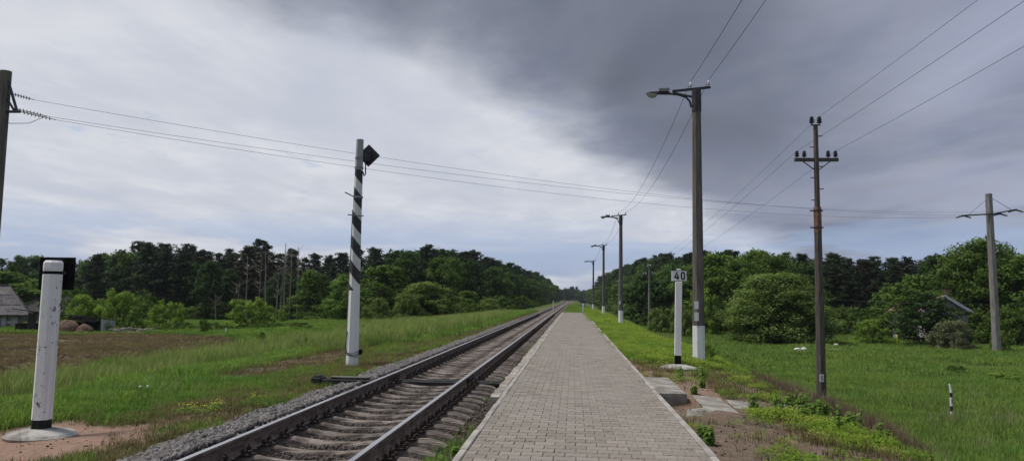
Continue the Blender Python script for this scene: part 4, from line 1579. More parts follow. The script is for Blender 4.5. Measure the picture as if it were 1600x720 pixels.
# undergrowth closing the forest floor
x_ = -120
while x_ < 640:
    D = 108 + TR.uniform(-3, 3)
    xx = x_ + TR.uniform(-8, 8)
    p = at(xx, 466, D)
    plant('dbush%d' % TR.randrange(2), p.x, D, TR.uniform(1.8, 3.6), TR.uniform(0.9, 1.5), 'dark undergrowth bush at the foot of the left forest', 'undergrowth bushes of the left forest')
    x_ += 34

# bare pale trunks of dying trees
for i, (px_, yt, yb, w) in enumerate(((384, 400, 450, 0.13), (403, 405, 458, 0.10), (415.5, 392, 470, 0.16), (431.5, 424, 462, 0.14), (443, 380, 472, 0.13), (437, 398, 478, 0.10), (452, 388, 470, 0.13), (464, 386, 478, 0.14), (369, 438, 470, 0.11), (338, 462, 490, 0.10))):
    D = 106.5
    b_ = at(px_, 480, D)
    zb = gzf(b_.x, D)
    tz = at(px_, yt, D).z
    rr = np.random.default_rng(700 + i)
    m = MB()
    ln_ = rr.normal(0, 0.06)
    path = [(ln_ * k + rr.normal(0, 0.03), 0, (tz - zb) * k / 8.0 - (0.3 if k == 0 else 0)) for k in range(9)]
    m.tube(path, [w * (1 - 0.09 * k) for k in range(9)], 6)
    o = thing('dead_tree', f'pale bare trunk in the left forest, number {i + 1} of the leafless ones', 'tree', (b_.x, D, zb), 0, 'bare pale trunks in the left forest')
    o['label'] = 'pale bare trunk of a dying tree among the dark forest at left'
    m.build('trunk', 'dead_wood', o)
    m = MB()
    for k in range(14):
        z = (tz - zb) * rr.uniform(0.45, 0.98)
        a = rr.uniform(0, 6.28)
        ln = rr.uniform(0.5, 1.4)
        m.tube([(0, 0, z), (math.cos(a) * ln * 0.6, math.sin(a) * ln * 0.6, z + ln * 0.25), (math.cos(a) * ln, math.sin(a) * ln, z + ln * 0.65)], [0.035, 0.022, 0.008], 4)
    m.build('twigs', 'dead_wood', o)

# trees standing in the left field, each with its own look
for a in (
    ('bush0', 396, 464, 60, 92, 'rounded bright green bush standing alone in the left field'),
    ('cone0', 486, 420, 92, 74, 'pointed green tree between the lone bush and the striped mast'),
    ('vbush', 487, 492, 80, 34, 'low pale bush at the foot of the pointed tree'),
    ('dbush0', 515, 466, 88, 60, 'dark bush just right of the pointed tree'),
    ('bright0', 540, 427, 84, 76, 'light green tree left of the striped mast'),
    ('mid1', 604, 410, 79, 104, 'tall rounded green tree right of the striped mast'),
    ('vbush', 590, 462, 72, 50, 'pale grey green bush close behind the striped mast'),
    ('willow1', 664, 440, 78, 116, 'broad willow bush right of the rounded tree'),
    ('vbush', 636, 455, 74, 60, 'upright pale bush in front of the willow'),
    ('bush1', 700, 486, 80, 36, 'small low bush under the willow, right side'),
    ('mid0', 730, 452, 98, 60, 'round green shrub tree where the forest meets the track verge'),
    ('vbush', 764, 464, 103, 58, 'pale shrub on the track verge before the forest wall'),
    ('dbush1', 742, 470, 92, 44, 'dark shrub in the gap before the forest wall'),
    ('bush1', 186, 452, 62, 74, 'bright leafy bush behind the low shed'),
    ('bush2', 135, 458, 62, 64, 'leafy bush between white post and low shed'),
    ('bush0', 262, 468, 58, 66, 'bright bush right of the low shed'),
    ('dbush0', 230, 470, 60, 60, 'darker bush behind the branch pile'),
    ('dbush1', 216, 450, 70, 70, 'tall dark bush behind the shed bushes'),
    ('mid2', 60, 434, 80, 90, 'green tree behind the slate roofed barn'),
    ('mid0', 8, 420, 84, 90, 'green tree at the left edge behind the barn'),
    ('dbush0', 118, 446, 74, 60, 'dark bush beside the old grey barn'),
    ('dbush1', 318, 494, 50, 16, 'tiny shrub in the field left of the lone bush'),
    ('dbush0', 410, 522, 38, 12, 'tiny dark shrub nearest to the brown plot'),
    ('dbush1', 465, 526, 33, 13, 'left one of two tiny dark shrubs by the verge'),
    ('dbush0', 479, 524, 33, 12, 'right one of two tiny dark shrubs by the verge'),
    ('dbush1', 572, 506, 48, 26, 'low dark shrub just right of the striped mast'),
    ('dbush0', 470, 502, 52, 40, 'flat dark scrub in front of the pointed tree'),
):
    tree_px(*a)
for k in range(9):
    xx = 285 + k * 23 + TR.uniform(-6, 6)
    D = 56 + TR.uniform(-3, 5)
    tree_px('dbush%d' % (k % 2), xx, 503 + TR.uniform(-2, 3), D, 40, 'low weedy clump along the far field ditch', 'weedy clumps along the far field ditch')

# forest wall left of the line, running away from us
GW = 'trees of the forest wall left of the line'
LW = {'pine': 'tall pine in the forest wall left of the line', 'slim': 'slender birch in the forest wall left of the line'}
D = 108.0
while D < 620:
    for row, xo in enumerate((-14.5, -19.5, -26)):
        xw = xo + TR.uniform(-1.5, 1.5) - (4 if D < 125 else 0) + D * 0.002
        y = D + TR.uniform(-2, 2)
        pxx = 895 + xw / y * F_PX
        p = at(pxx, interp(SKY_L, pxx) + TR.uniform(-2, 7) + (9 if row == 0 else 0), y)
        h = p.z - gzf(xw, y)
        kind = TR.choice(['slim0', 'slim1', 'mid0', 'dark1', 'dark2', 'mid2']) if row == 0 else TR.choice(['pine0', 'pine1', 'pine3', 'dark0', 'dark2'])
        lab = LW.get(kind[:4], 'leafy tree in the forest wall left of the line')
        plant(kind, xw, y, h, h / 10 * TR.uniform(0.95, 1.25), lab, GW)
    if D < 330:
        plant('dbush%d' % TR.randrange(2), -11.5 + TR.uniform(-0.8, 0.8), D + 1.5, TR.uniform(1.4, 3.2), TR.uniform(0.7, 1.2), 'verge bush below the forest wall left of the line', 'verge bushes left of the line')
    D += 4.6 + (D - 108) * 0.045

# forest wall right of the line
GR = 'trees of the forest wall right of the line'
D = 96.0
while D < 640:
    for row, xo in enumerate((14.5, 19.5, 26)):
        xw = xo + TR.uniform(-1.5, 1.5)
        y = D + TR.uniform(-2, 2)
        pxx = 895 + xw / y * F_PX
        p = at(pxx, interp(SKY_R, pxx) + TR.uniform(-3, 8) + (14 if row == 0 else 0), y)
        h = p.z - gzf(xw, y)
        kind = TR.choice(['mid0', 'dark1', 'dark2', 'mid2', 'dark0']) if row == 0 else TR.choice(['pine0', 'pine1', 'pine3', 'dark0', 'dark2'])
        lab = 'tall pine in the forest wall right of the line' if kind[:3] == 'pin' else 'leafy tree in the forest wall right of the line'
        plant(kind, xw, y, h, h / 10 * TR.uniform(0.95, 1.25), lab, GR)
    if D < 300:
        plant(TR.choice(['dbush0', 'dbush1', 'vbush']), 11.8 + TR.uniform(-0.8, 0.8), D + 1.5, TR.uniform(1.8, 3.6), TR.uniform(0.8, 1.3), 'verge bush below the forest wall right of the line', 'verge bushes right of the line')
    D += 4.6 + (D - 96) * 0.045

# trees at the far end of the cutting
for k in range(26):
    y = 760 + TR.uniform(-40, 60)
    pxx = 868 + k * 3.0
    p = at(pxx, 449 + TR.uniform(-2, 3) - (6 if pxx > 930 else 0), y)
    plant(TR.choice(['dark0', 'dark1', 'pine1']), p.x, y, p.z + 0.5, 2.0, 'distant dark tree closing the far end of the line', 'distant trees at the end of the line', -0.3)

# right side: individually recognisable trees and bushes
for a in (
    ('willow0', 1216, 426, 68, 158, 'broad rounded willow standing in the right meadow'),
    ('mid1', 1116, 391, 92, 104, 'tall leafy tree just right of the nearest lamp post'),
    ('big0', 1186, 389, 88, 118, 'tall leafy tree behind the broad willow'),
    ('mid2', 1150, 404, 84, 84, 'leafy tree between lamp post and willow'),
    ('vbush', 1066, 470, 78, 52, 'pale round bush behind the number sign'),
    ('bush1', 1100, 452, 82, 60, 'light green bush right behind the nearest lamp post'),
    ('vbush', 1030, 478, 84, 50, 'pale bush left of the number sign under the trees'),
    ('dark1', 1060, 410, 96, 70, 'dark leafy tree rising behind the number sign'),
    ('dark2', 1010, 424, 100, 64, 'dark leafy tree behind the far grey power pole'),
    ('big0', 1534, 372, 78, 122, 'great rounded tree beside the leaning line pole'),
    ('mid2', 1430, 428, 76, 92, 'leafy tree left of the half hidden house'),
    ('dark0', 1462, 396, 92, 70, 'dark tree behind the half hidden house'),
    ('dark2', 1447, 452, 68, 78, 'low dark tree covering the left of the half hidden house'),
    ('mid1', 1604, 392, 74, 110, 'leafy tree at the right picture edge'),
    ('dbush1', 1596, 470, 68, 84, 'dark hedge bush right of the leaning line pole'),
    ('dbush0', 1562, 478, 70, 60, 'dark bush just behind the leaning line pole'),
    ('dbush0', 1545, 500, 71, 50, 'low dark bush between house and line pole'),
    ('bush2', 1358, 497, 70, 62, 'small rounded bright bush in front of the dark trees'),
    ('obush', 1487, 499, 63, 68, 'grey green spiky bush in front of the half hidden house'),
    ('dbush1', 1300, 474, 84, 76, 'dark bush just right of the pole with pegs'),
    ('dbush0', 1336, 478, 88, 60, 'dark bush above the small bright bush'),
    ('slim1', 1390, 440, 84, 56, 'thin dark tree left of the yellow stake'),
    ('dbush1', 1404, 486, 82, 60, 'dark bush behind the yellow stake'),
    ('vbush', 1560, 512, 61.5, 26, 'wispy pale sapling at the foot of the leaning line pole'),
    ('bush0', 1566, 592, 35.5, 60, 'low spreading leafy shrub in the near right meadow'),
    ('dbush0', 1494, 582, 38, 36, 'small dark shrub above the bent striped stake'),
    ('bush0', 1105, 532, 20.6, 26, 'weedy bush at the foot of the nearest lamp post'),
):
    tree_px(*a)
GP = 'pines of the wood behind the right meadow'
x_ = 1225
while x_ < 1720:
    for row in range(3):
        D = (104, 114, 126)[row] + TR.uniform(-3, 3)
        xx = x_ + TR.uniform(-9, 9)
        p = at(xx, interp(SKY_R, xx) + TR.uniform(-3, 10) + (8 if row == 0 else 0), D)
        h = p.z - gzf(p.x, D)
        kind = TR.choice(['pine0', 'pine1', 'pine2', 'pine3', 'pine4'] if row else ['pine3', 'pine4', 'dark0', 'dark1'])
        lab = 'dark pine in the wood behind the right meadow' if kind[:3] == 'pin' else 'dark leafy tree in the wood behind the right meadow'
        plant(kind, p.x, D, h, h / 10 * TR.uniform(1.1, 1.45), lab, GP)
    x_ += 24
x_ = 1090
while x_ < 1700:
    D = 97 + TR.uniform(-3, 3)
    p = at(x_ + TR.uniform(-8, 8), 470, D)
    plant('dbush%d' % TR.randrange(2), p.x, D, TR.uniform(2.4, 4.5), TR.uniform(1.0, 1.6), 'dark undergrowth bush below the right wood', 'undergrowth bushes of the right wood')
    x_ += 32


# ------------------------------------------------------------------ farm buildings at left
def brick_wall(root, x0, x1, y, z0, z1, holes=()):
    """coursed blocks in front of a mortar core"""
    wl = MB().box(((x0 + x1) / 2, y + 0.10, (z0 + z1) / 2), (x1 - x0, 0.20, z1 - z0)).build('wall', 'mortar', root)
    bw, bh = 0.62, 0.27
    me = MB().box((0, 0, 0), (bw - 0.03, 0.05, bh - 0.03)).mesh('block', 'white_brick')
    r = 0
    z = z0
    while z < z1 - 0.05:
        x = x0 - (bw / 2 if r % 2 else 0)
        while x < x1:
            a, b = max(x, x0), min(x + bw, x1)
            c = (a + b) / 2
            if b - a > 0.2 and not any(h0 < c < h1 and hz0 < z + bh / 2 < hz1 for h0, h1, hz0, hz1 in holes):
                o = link('block', me, wl)
                o.location = (c, y - 0.01, z + bh / 2)
                o.scale = ((b - a) / bw, 1, 1)
            x += bw
        z += bh
        r += 1
    return wl


def corrugated(root, name, P0, P1, P2, P3, mat, step=0.18, amp=0.03):
    """wavy sheet on a quad: P0-P1 lower edge, P3-P2 upper edge"""
    P0, P1, P2, P3 = map(Vector, (P0, P1, P2, P3))
    n = max(4, int((P1 - P0).length / step)) * 2
    nn = (P1 - P0).cross(P3 - P0).normalized()
    pts, fc = [], []
    for i in range(n + 1):
        t = i / n
        o = nn * (amp if i % 2 else -amp)
        pts += [P0.lerp(P1, t) + o, P3.lerp(P2, t) + o, P0.lerp(P1, t) + o - nn * 0.03, P3.lerp(P2, t) + o - nn * 0.03]
    for i in range(n):
        a = i * 4
        fc += [(a, a + 4, a + 5, a + 1), (a + 2, a + 3, a + 7, a + 6), (a, a + 2, a + 6, a + 4), (a + 1, a + 5, a + 7, a + 3)]
    return MB().poly(pts, fc).build(name, mat, root)


def roof_sheets(root, e0, e1, r0, r1, rows, mat):
    e0, e1, r0, r1 = map(Vector, (e0, e1, r0, r1))
    for k in range(rows):
        a, b = k / rows, (k + 1) / rows + 0.02
        up = Vector((0, 0, 0.035 * k * 0 + 0.02 * ((rows - k) * 0))) + Vector((0, 0, 0.012 * k))
        corrugated(root, 'roof_sheet', e0.lerp(r0, a) + up + Vector((0, -0.03, 0.03)), e1.lerp(r1, a) + up + Vector((0, -0.03, 0.03)), e1.lerp(r1, b) + up, e0.lerp(r0, b) + up, mat)


# slate roofed barn (runs out of the picture at left)
D = 66.0
pe, pr = at(42, 492, D), at(6, 446, D + 3.2)
zg = gzf(pe.x, D) - 0.1
barn = thing('barn', 'pale block walled barn with grey corrugated hipped roof at the left edge', 'barn', (pe.x, D, zg), R(33))
eave, ridge = pe.z - zg, pr.z - zg
wx1 = -0.75
brick_wall(barn, wx1 - 12, wx1, 0.55, 0.0, eave, holes=((wx1 - 1.9, wx1 - 0.75, 0, 1.6),))
dr = MB().box((wx1 - 1.3, 0.50, 0.75), (0.95, 0.06, 1.5)).build('door', 'pale_board', barn)
for dx in (-0.45, 0.0, 0.45):
    MB().box((wx1 - 1.3 + dx, 0.455, 0.75), (0.05, 0.03, 1.5)).build('batten', 'dark_board', dr)
MB().box((wx1 - 0.1, 3.4, eave / 2), (0.2, 5.4, eave)).build('side_wall', 'mortar', barn)
rdx = -1.9
roof_sheets(barn, (-13, 0, eave), (0, 0, eave), (-13, 3.2, ridge), (rdx, 3.2, ridge), 3, 'slate')
corrugated(barn, 'hip_sheet', (0.0, 0, eave + 0.02), (0.0, 6.4, eave + 0.02), (rdx, 3.25, ridge + 0.02), (rdx, 3.2, ridge + 0.02), 'slate')
MB().beam((-13, 3.2, ridge + 0.08), (rdx, 3.2, ridge + 0.08), 0.25, 0.08).build('ridge_cap', 'slate', barn)
MB().box((-6.5, 0.06, eave - 0.06), (13, 0.06, 0.14)).build('fascia', 'dark_board', barn)

# old grey barn behind it
D2 = 76.0
a_, b_ = at(62, 464, D2), at(122, 470, D2)
zg = gzf(a_.x, D2)
ob = thing('old_barn', 'old weathered grey board barn half hidden behind the white post', 'barn', (a_.x - 2, D2, zg))
wd = b_.x - a_.x + 2
hh = at(80, 487, D2).z - zg
rr_ = at(80, 462, D2 + 2.5).z - zg
n = int(wd / 0.3)
for k in range(n):
    MB().box((0.15 + k * 0.3, 0.1, hh / 2), (0.28, 0.05, hh)).build('board', 'grey_board', ob)
corrugated(ob, 'roof_sheet', (-0.3, -0.2, hh), (wd + 0.2, -0.2, hh), (wd - 0.6, 2.5, rr_), (-0.3, 2.5, rr_), 'grey_board')
MB().box((wd / 2, 2.6, rr_ / 2), (wd - 1.4, 0.1, rr_ - 0.1)).build('rear_wall', 'dark_board', ob)

# low shed with tar roof and pale boards at its right end
D3 = 57.0
A3, B3 = at(44, 500, 54.0), at(178, 500, 61.0)
x0, x1 = A3.x, A3.x + math.hypot(B3.x - A3.x, 7.0)
zg = gzf((A3.x + B3.x) / 2, D3) - 0.05
shed = thing('low_shed', 'low ramshackle shed with black sloping roof and pale board end', 'shed', (x0, 54.0, zg), math.atan2(7.0, B3.x - A3.x))
wd = x1 - x0
zt0, zt1 = at(70, 486, 56).z - zg, at(179, 500, 61).z - zg
MB().poly([(-0.2, -0.3, zt0 + 0.1), (wd + 0.3, -0.3, zt1), (wd + 0.3, 1.7, zt1 + 0.1), (-0.2, 1.7, zt0 + 0.25),
           (-0.2, -0.3, zt0 + 0.02), (wd + 0.3, -0.3, zt1 - 0.08), (wd + 0.3, 1.7, zt1 + 0.02), (-0.2, 1.7, zt0 + 0.17)],
          [(0, 1, 2, 3), (7, 6, 5, 4), (0, 4, 5, 1), (1, 5, 6, 2), (2, 6, 7, 3), (3, 7, 4, 0)]).build('roof', 'tar_roof', shed)
MB().box((wd / 2, 1.5, zt1 * 0.45), (wd, 0.1, zt1 * 0.9)).build('rear_wall', 'dark_board', shed)
rr = np.random.default_rng(61)
nb = int(wd / 0.22)
for k in range(nb):
    fx = k / nb
    zt = zt0 + (zt1 - zt0) * fx - 0.03
    if fx > 0.80:
        MB().box((k * 0.22 + 0.11, -0.32, zt / 2), (0.20, 0.04, zt)).build('pale_plank', 'pale_board', shed)
    elif 0.45 < fx < 0.77:
        hgt = 0.30
        MB().box((k * 0.22 + 0.11, 0.05, zt - hgt / 2), (0.20, 0.04, hgt)).build('plank', 'grey_board', shed)
    elif rr.random() < 0.75:
        MB().box((k * 0.22 + 0.11, 0.05, zt / 2), (0.19, 0.04, zt * rr.uniform(0.7, 1.0))).build('plank', 'dark_board', shed)
MB().box((wd * 0.60, -0.1, zt1 * 0.55), (0.10, 0.10, zt1 * 1.3)).build('post', 'grey_board', shed)

for i, (px_, yt, yb, wpx, lb) in enumerate(((104, 500, 521, 34, 'larger reddish brown heap beside the white post by the shed'), (132, 507, 521, 24, 'smaller reddish brown heap in front of the shed'))):
    D = 54.5
    c = at(px_, yb, D)
    zg = gzf(c.x, D) - 0.1
    h = at(px_, yt, D).z - zg
    w = wpx / F_PX * D / 2 * 1.2
    bm = bmesh.new()
    bmesh.ops.create_icosphere(bm, subdivisions=4, radius=1.0)
    for v in bm.verts:
        k = 1 + 0.16 * (float(fbm(v.co.x * 2.2 + 5 * i, v.co.y * 2.2 + v.co.z * 1.7, 50 + i)) - 0.5) * 2
        z = max(v.co.z, -0.1)
        v.co = Vector((v.co.x * w * k, v.co.y * w * 0.8 * k, max(0.0, z) ** 0.75 * h * k))
    me = bpy.data.meshes.new('heap')
    bm.to_mesh(me)
    bm.free()
    me.materials.append(MATS['hay'])
    tag(link('earth_heap', me, None, True, (c.x, D, zg)), lb, 'heap', 'reddish heaps by the shed')

# pile of cut branches
rr = np.random.default_rng(62)
c0 = at(212, 512, 53)
zg = gzf(c0.x, 53)
bp = thing('branch_pile', 'heap of cut grey branches right of the low shed', 'branch pile', (c0.x, 53, zg))
for k in range(46):
    x = rr.uniform(-1.6, 1.5)
    a = rr.normal(0, 0.35)
    ln = rr.uniform(0.5, 1.4)
    z = rr.uniform(0.02, 0.38)
    w_ = rr.uniform(0.018, 0.045)
    yv = rr.uniform(-0.4, 0.4)
    MB().tube([(x - ln / 2, yv, z), (x, yv + rr.normal(0, 0.1), z + 0.05), (x + ln / 2, yv, z + a * 0.5)], [w_, w_, w_ * 0.5], 5).build('branch', 'log_grey', bp)
o = at(353, 512, 46)
zg = gzf(o.x, 46)
st = thing('field_stake', 'small pale stake standing in the left field before the lone bush', 'stake', (o.x, 46, zg))
MB().tube([(0, 0, -0.1), (0, 0, 0.42), (0, 0, 0.5)], [0.045, 0.045, 0.02], 7).build('stake', 'seed_white', st)

# ------------------------------------------------------------------ half hidden house at right
D = 72.0
a_ = at(1474, 466, D)
xl, xr = at(1444, 470, D).x, at(1511, 470, D).x
zg = gzf(xl, D)
hs = thing('house', 'grey lilac house with pale gable edge half hidden by trees at right', 'house', (xl, D, zg))
wd = xr - xl
ev = at(1505, 487, D).z - zg
apx, apz = at(1474, 465, D).x - xl, at(1474, 465, D).z - zg
pts = [(0, 0, 0), (wd, 0, 0), (wd, 0, ev), (apx, 0, apz), (0, 0, ev)]
MB().poly(pts + [(x, 7, z) for x, y, z in pts], [(0, 1, 2, 3, 4), (9, 8, 7, 6, 5), (0, 5, 6, 1), (1, 6, 7, 2), (4, 9, 5, 0)]).build('wall', 'house_wall', hs)
for s_ in (-1, 1):
    ex = wd + 0.3 if s_ > 0 else -0.3
    ez = ev - 0.15
    MB().poly([(apx, -0.35, apz + 0.05), (ex, -0.35, ez), (ex, 7.3, ez), (apx, 7.3, apz + 0.05), (apx, -0.35, apz + 0.20), (ex, -0.35, ez + 0.15), (ex, 7.3, ez + 0.15), (apx, 7.3, apz + 0.20)],
              [(0, 1, 2, 3), (7, 6, 5, 4), (0, 4, 5, 1), (1, 5, 6, 2), (2, 6, 7, 3), (3, 7, 4, 0)]).build('roof_slope', 'red_roof', hs)
    MB().beam((apx, -0.40, apz + 0.14), (ex, -0.40, ez + 0.09), 0.05, 0.26).build('bargeboard', 'trim_white', hs)
MB().box((apx + 1.5, 2.5, apz + 0.1), (0.5, 0.5, 1.4)).build('chimney', 'rusty', hs)
for wx in (apx + 0.9, apx - 1.0):
    wn_ = MB().box((wx, -0.02, ev * 0.55), (0.9, 0.06, 1.1)).build('window', 'trim_white', hs)
    for dx in (-0.2, 0.2):
        MB().box((wx + dx, -0.06, ev * 0.55), (0.33, 0.02, 0.9)).build('pane', 'glass_dark', wn_)
# board fences near the house
def fence(pa, pb, D, h, n, label, mat, zoff=0.0, rails=2):
    a, b = at(pa, 530, D), at(pb, 530, D)
    zg = gzf((a.x + b.x) / 2, D) + zoff
    r0 = thing('board_fence', label, 'fence', (a.x, D, zg))
    wd = b.x - a.x
    for k in range(n + 1):
        MB().box((wd * k / n, 0, h / 2), (0.12, 0.12, h)).build('post', 'dark_board', r0)
    for k in range(rails):
        MB().box((wd / 2, -0.08, h * (0.4 + 0.45 * k)), (wd, 0.04, 0.16)).build('rail_board', mat, r0)


fence(1412, 1452, 71.5, 0.75, 5, 'dark low post fence below the leafy tree at right', 'dark_board')
fence(1380, 1462, 80, 1.7, 6, 'pale board fence glimpsed between the trunks at right', 'pale_board', 0.0, 3)
fence(1505, 1556, 72, 0.9, 5, 'dark rail fence between house and leaning line pole', 'grey_board')
fence(1296, 1350, 86, 1.9, 4, 'pale fence in the shade left of the small bright bush', 'pale_board', 0.0, 2)
c = at(1402.5, 538, 70)
ys_ = thing('yellow_stake', 'bright yellow stake in the grass below the right trees', 'stake', (c.x, 70, gzf(c.x, 70)))
MB().tube([(0, 0, -0.1), (0, 0, 0.82), (0, 0, 0.9)], [0.10, 0.10, 0.05], 8).build('stake', 'yellow_paint', ys_)

# pale scraps lying in the meadow
rr = np.random.default_rng(63)
for px_, yb, D, sx, mat, lb in ((1246, 549, 55, 0.24, 'white_scrap', 'left one of two small white scraps lying in the right meadow'), (1256, 549.5, 55, 0.22, 'white_scrap', 'right one of two small white scraps beside the pole with pegs'),
                                (1306, 541, 62, 0.20, 'white_scrap', 'small white scrap right of the pole with pegs'), (1303, 549, 55, 0.5, 'concrete', 'flat grey stone in the meadow right of the pole with pegs')):
    c = at(px_, yb, D)
    bm = bmesh.new()
    bmesh.ops.create_icosphere(bm, subdivisions=2, radius=1.0)
    for v in bm.verts:
        k = rr.uniform(0.8, 1.2)
        v.co = Vector((v.co.x * sx * k, v.co.y * sx * 0.7 * k, (v.co.z * 0.5 + 0.3) * (0.28 if mat == 'white_scrap' else 0.12)))
    me = bpy.data.meshes.new('scrap')
    bm.to_mesh(me)
    bm.free()
    me.materials.append(MATS[mat])
    tag(link('scrap' if mat == 'white_scrap' else 'flat_stone', me, None, False, (c.x, D, gzf(c.x, D) + 0.24)), lb, 'scrap' if mat == 'white_scrap' else 'stone')

# ------------------------------------------------------------------ broken concrete slabs right of the platform
def slab(outline, zt, th, label, tilt=(0, 0)):
    cx_ = sum(p[0] for p in outline) / len(outline)
    cy_ = sum(p[1] for p in outline) / len(outline)
    o = MB().prism([(x - cx_, y - cy_) for x, y in outline], -th, 0.0).build('concrete_slab', 'concrete', None, 0.012)
    o.location = (cx_, cy_, zt)
    o.rotation_euler = (tilt[0], tilt[1], 0)
    tag(o, label, 'slab', 'concrete slabs beside the platform')


slab([(1.325, 14.1), (1.78, 14.2), (1.79, 11.95), (1.325, 11.9)], -0.035, 0.2, 'long concrete slab against the right kerb, farthest of the broken slabs', (0.005, 0.02))
slab([(1.93, 12.35), (2.36, 12.35), (2.34, 10.55), (1.50, 10.15), (1.60, 10.75), (1.90, 11.1)], -0.135, 0.2, 'broken concrete slab with a dark gap beside the right kerb', (0.012, 0.06))
slab([(2.45, 12.25), (3.05, 12.2), (3.0, 11.35), (2.42, 11.45)], -0.20, 0.2, 'small slab sunk in the bank below the broken one', (0.02, 0.10))
slab([(3.9, 13.9), (4.5, 13.8), (4.45, 12.6), (3.85, 12.7)], gzf(4.1, 13.2) + 0.03, 0.14, 'slab half buried in weeds, lowest on the bank', (0.03, 0.16))
slab([(3.25, 12.9), (3.75, 12.9), (3.7, 12.2), (3.2, 12.2)], gzf(3.5, 12.5) + 0.03, 0.14, 'slab fragment between the weeds on the bank', (0.03, 0.15))


# ------------------------------------------------------------------ scattered ground cover
def proto_coll(name, meshes):
    c = bpy.data.collections.new(name)
    for k, me in enumerate(meshes):
        c.objects.link(bpy.data.objects.new(f'{name}_{k}', me))
    return c


def scatter(name, pts, scl, coll, label, tilt=0.12, seed=0, flat=False):
    rng = np.random.default_rng(seed)
    n = len(pts)
    me = bpy.data.meshes.new(name)
    me.vertices.add(n)
    me.vertices.foreach_set('co', np.asarray(pts, np.float32).ravel())
    rot = np.stack([rng.normal(0, tilt, n), rng.normal(0, tilt, n), rng.uniform(0, 6.283, n)], 1) if not flat else rng.uniform(0, 6.283, (n, 3))
    a = me.attributes.new('rot', 'FLOAT_VECTOR', 'POINT')
    a.data.foreach_set('vector', rot.astype(np.float32).ravel())
    a = me.attributes.new('scl', 'FLOAT_VECTOR', 'POINT')
    scl = np.asarray(scl, np.float32)
    if scl.ndim == 1:
        scl = np.repeat(scl[:, None], 3, 1)
    a.data.foreach_set('vector', scl.astype(np.float32).ravel())
    me.update()
    ob = link(name, me)
    tag(ob, label, kind='stuff')
    ng = bpy.data.node_groups.new(name, 'GeometryNodeTree')
    ng.interface.new_socket('Geometry', in_out='INPUT', socket_type='NodeSocketGeometry')
    ng.interface.new_socket('Geometry', in_out='OUTPUT', socket_type='NodeSocketGeometry')
    gi, go = ng.nodes.new('NodeGroupInput'), ng.nodes.new('NodeGroupOutput')
    ip = ng.nodes.new('GeometryNodeInstanceOnPoints')
    ci = ng.nodes.new('GeometryNodeCollectionInfo')
    ci.inputs['Collection'].default_value = coll
    ci.inputs['Separate Children'].default_value = True
    ci.inputs['Reset Children'].default_value = True
    ip.inputs['Pick Instance'].default_value = True
    ra = ng.nodes.new('GeometryNodeInputNamedAttribute')
    ra.data_type = 'FLOAT_VECTOR'
    ra.inputs['Name'].default_value = 'rot'
    sa = ng.nodes.new('GeometryNodeInputNamedAttribute')
    sa.data_type = 'FLOAT_VECTOR'
    sa.inputs['Name'].default_value = 'scl'
    L_ = ng.links
    L_.new(gi.outputs[0], ip.inputs['Points'])
    L_.new(ci.outputs[0], ip.inputs['Instance'])
    L_.new(ra.outputs['Attribute'], ip.inputs['Rotation'])
    L_.new(sa.outputs['Attribute'], ip.inputs['Scale'])
    L_.new(ip.outputs[0], go.inputs[0])
    md = ob.modifiers.new('scatter', 'NODES')
    md.node_group = ng
    return ob


def tuft(seed, mat, nb, rad, h, w, bend=0.5, seedhead=0.0):
    rng = np.random.default_rng(seed)
    V, Fq, Hh = [], [], []
    for k in range(nb):
        a, r_ = rng.uniform(0, 6.283), rad * math.sqrt(rng.random())
        bx, by = r_ * math.cos(a), r_ * math.sin(a)
        hh = h * rng.uniform(0.45, 1.15)
        da = rng.uniform(0, 6.283)
        be = hh * bend * rng.uniform(0.2, 1.0)
        dx, dy = math.cos(da) * be, math.sin(da) * be
        px_, py_ = -math.sin(da + rng.normal(0, .6)), math.cos(da + rng.normal(0, .6))
        ww = w * rng.uniform(0.6, 1.2)
        o = len(V)
        for t, q in ((0, 1.0), (0.5, 0.8), (0.82, 0.45), (1.0, 0.06)):
            cx_, cy_, cz_ = bx + dx * t * t, by + dy * t * t, hh * (t - 0.18 * bend * t * t)
            V += [(cx_ - px_ * ww * q / 2, cy_ - py_ * ww * q / 2, cz_), (cx_ + px_ * ww * q / 2, cy_ + py_ * ww * q / 2, cz_)]
            Hh += [t, t]
        for i in range(3):
            Fq.append((o + 2 * i, o + 2 * i + 1, o + 2 * i + 3, o + 2 * i + 2))
    return np_mesh('tuft', np.array(V), Fq, [mat], {'h': Hh})


def weed(seed, mat, nl, rad, h, leaf):
    """low broad-leaved weeds"""
    rng = np.random.default_rng(seed)
    a = rng.uniform(0, 6.283, nl)
    r_ = rad * np.sqrt(rng.random(nl))
    C = np.stack([r_ * np.cos(a), r_ * np.sin(a), h * rng.random(nl) ** 0.7], 1)
    N = np.stack([rng.normal(0, .5, nl), rng.normal(0, .5, nl), np.full(nl, 0.9)], 1)
    q = leaf_quads(rng, C, N, np.full(nl, leaf), 0.5)
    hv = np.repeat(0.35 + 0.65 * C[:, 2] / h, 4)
    return np_mesh('weed', q, None, [mat], {'h': hv, 'var': hv})


GR_ = np.random.default_rng(99)


def pick(n, x0, x1, y0, y1, dens, fall=None):
    """n random spots in a rectangle thinned by dens(x, y) in 0..1; fall biases the draw to the near side"""
    x = GR_.uniform(x0, x1, n)
    u = GR_.random(n)
    y = y0 + (y1 - y0) * (u if fall is None else u ** fall)
    k = GR_.random(n) < np.clip(dens(x, y), 0, 1)
    x, y = x[k], y[k]
    vis = (x > -0.95 * y - 5) & (x < 0.78 * y + 5)
    x, y = x[vis], y[vis]
    return np.stack([x, y, gz(x, y)], 1)


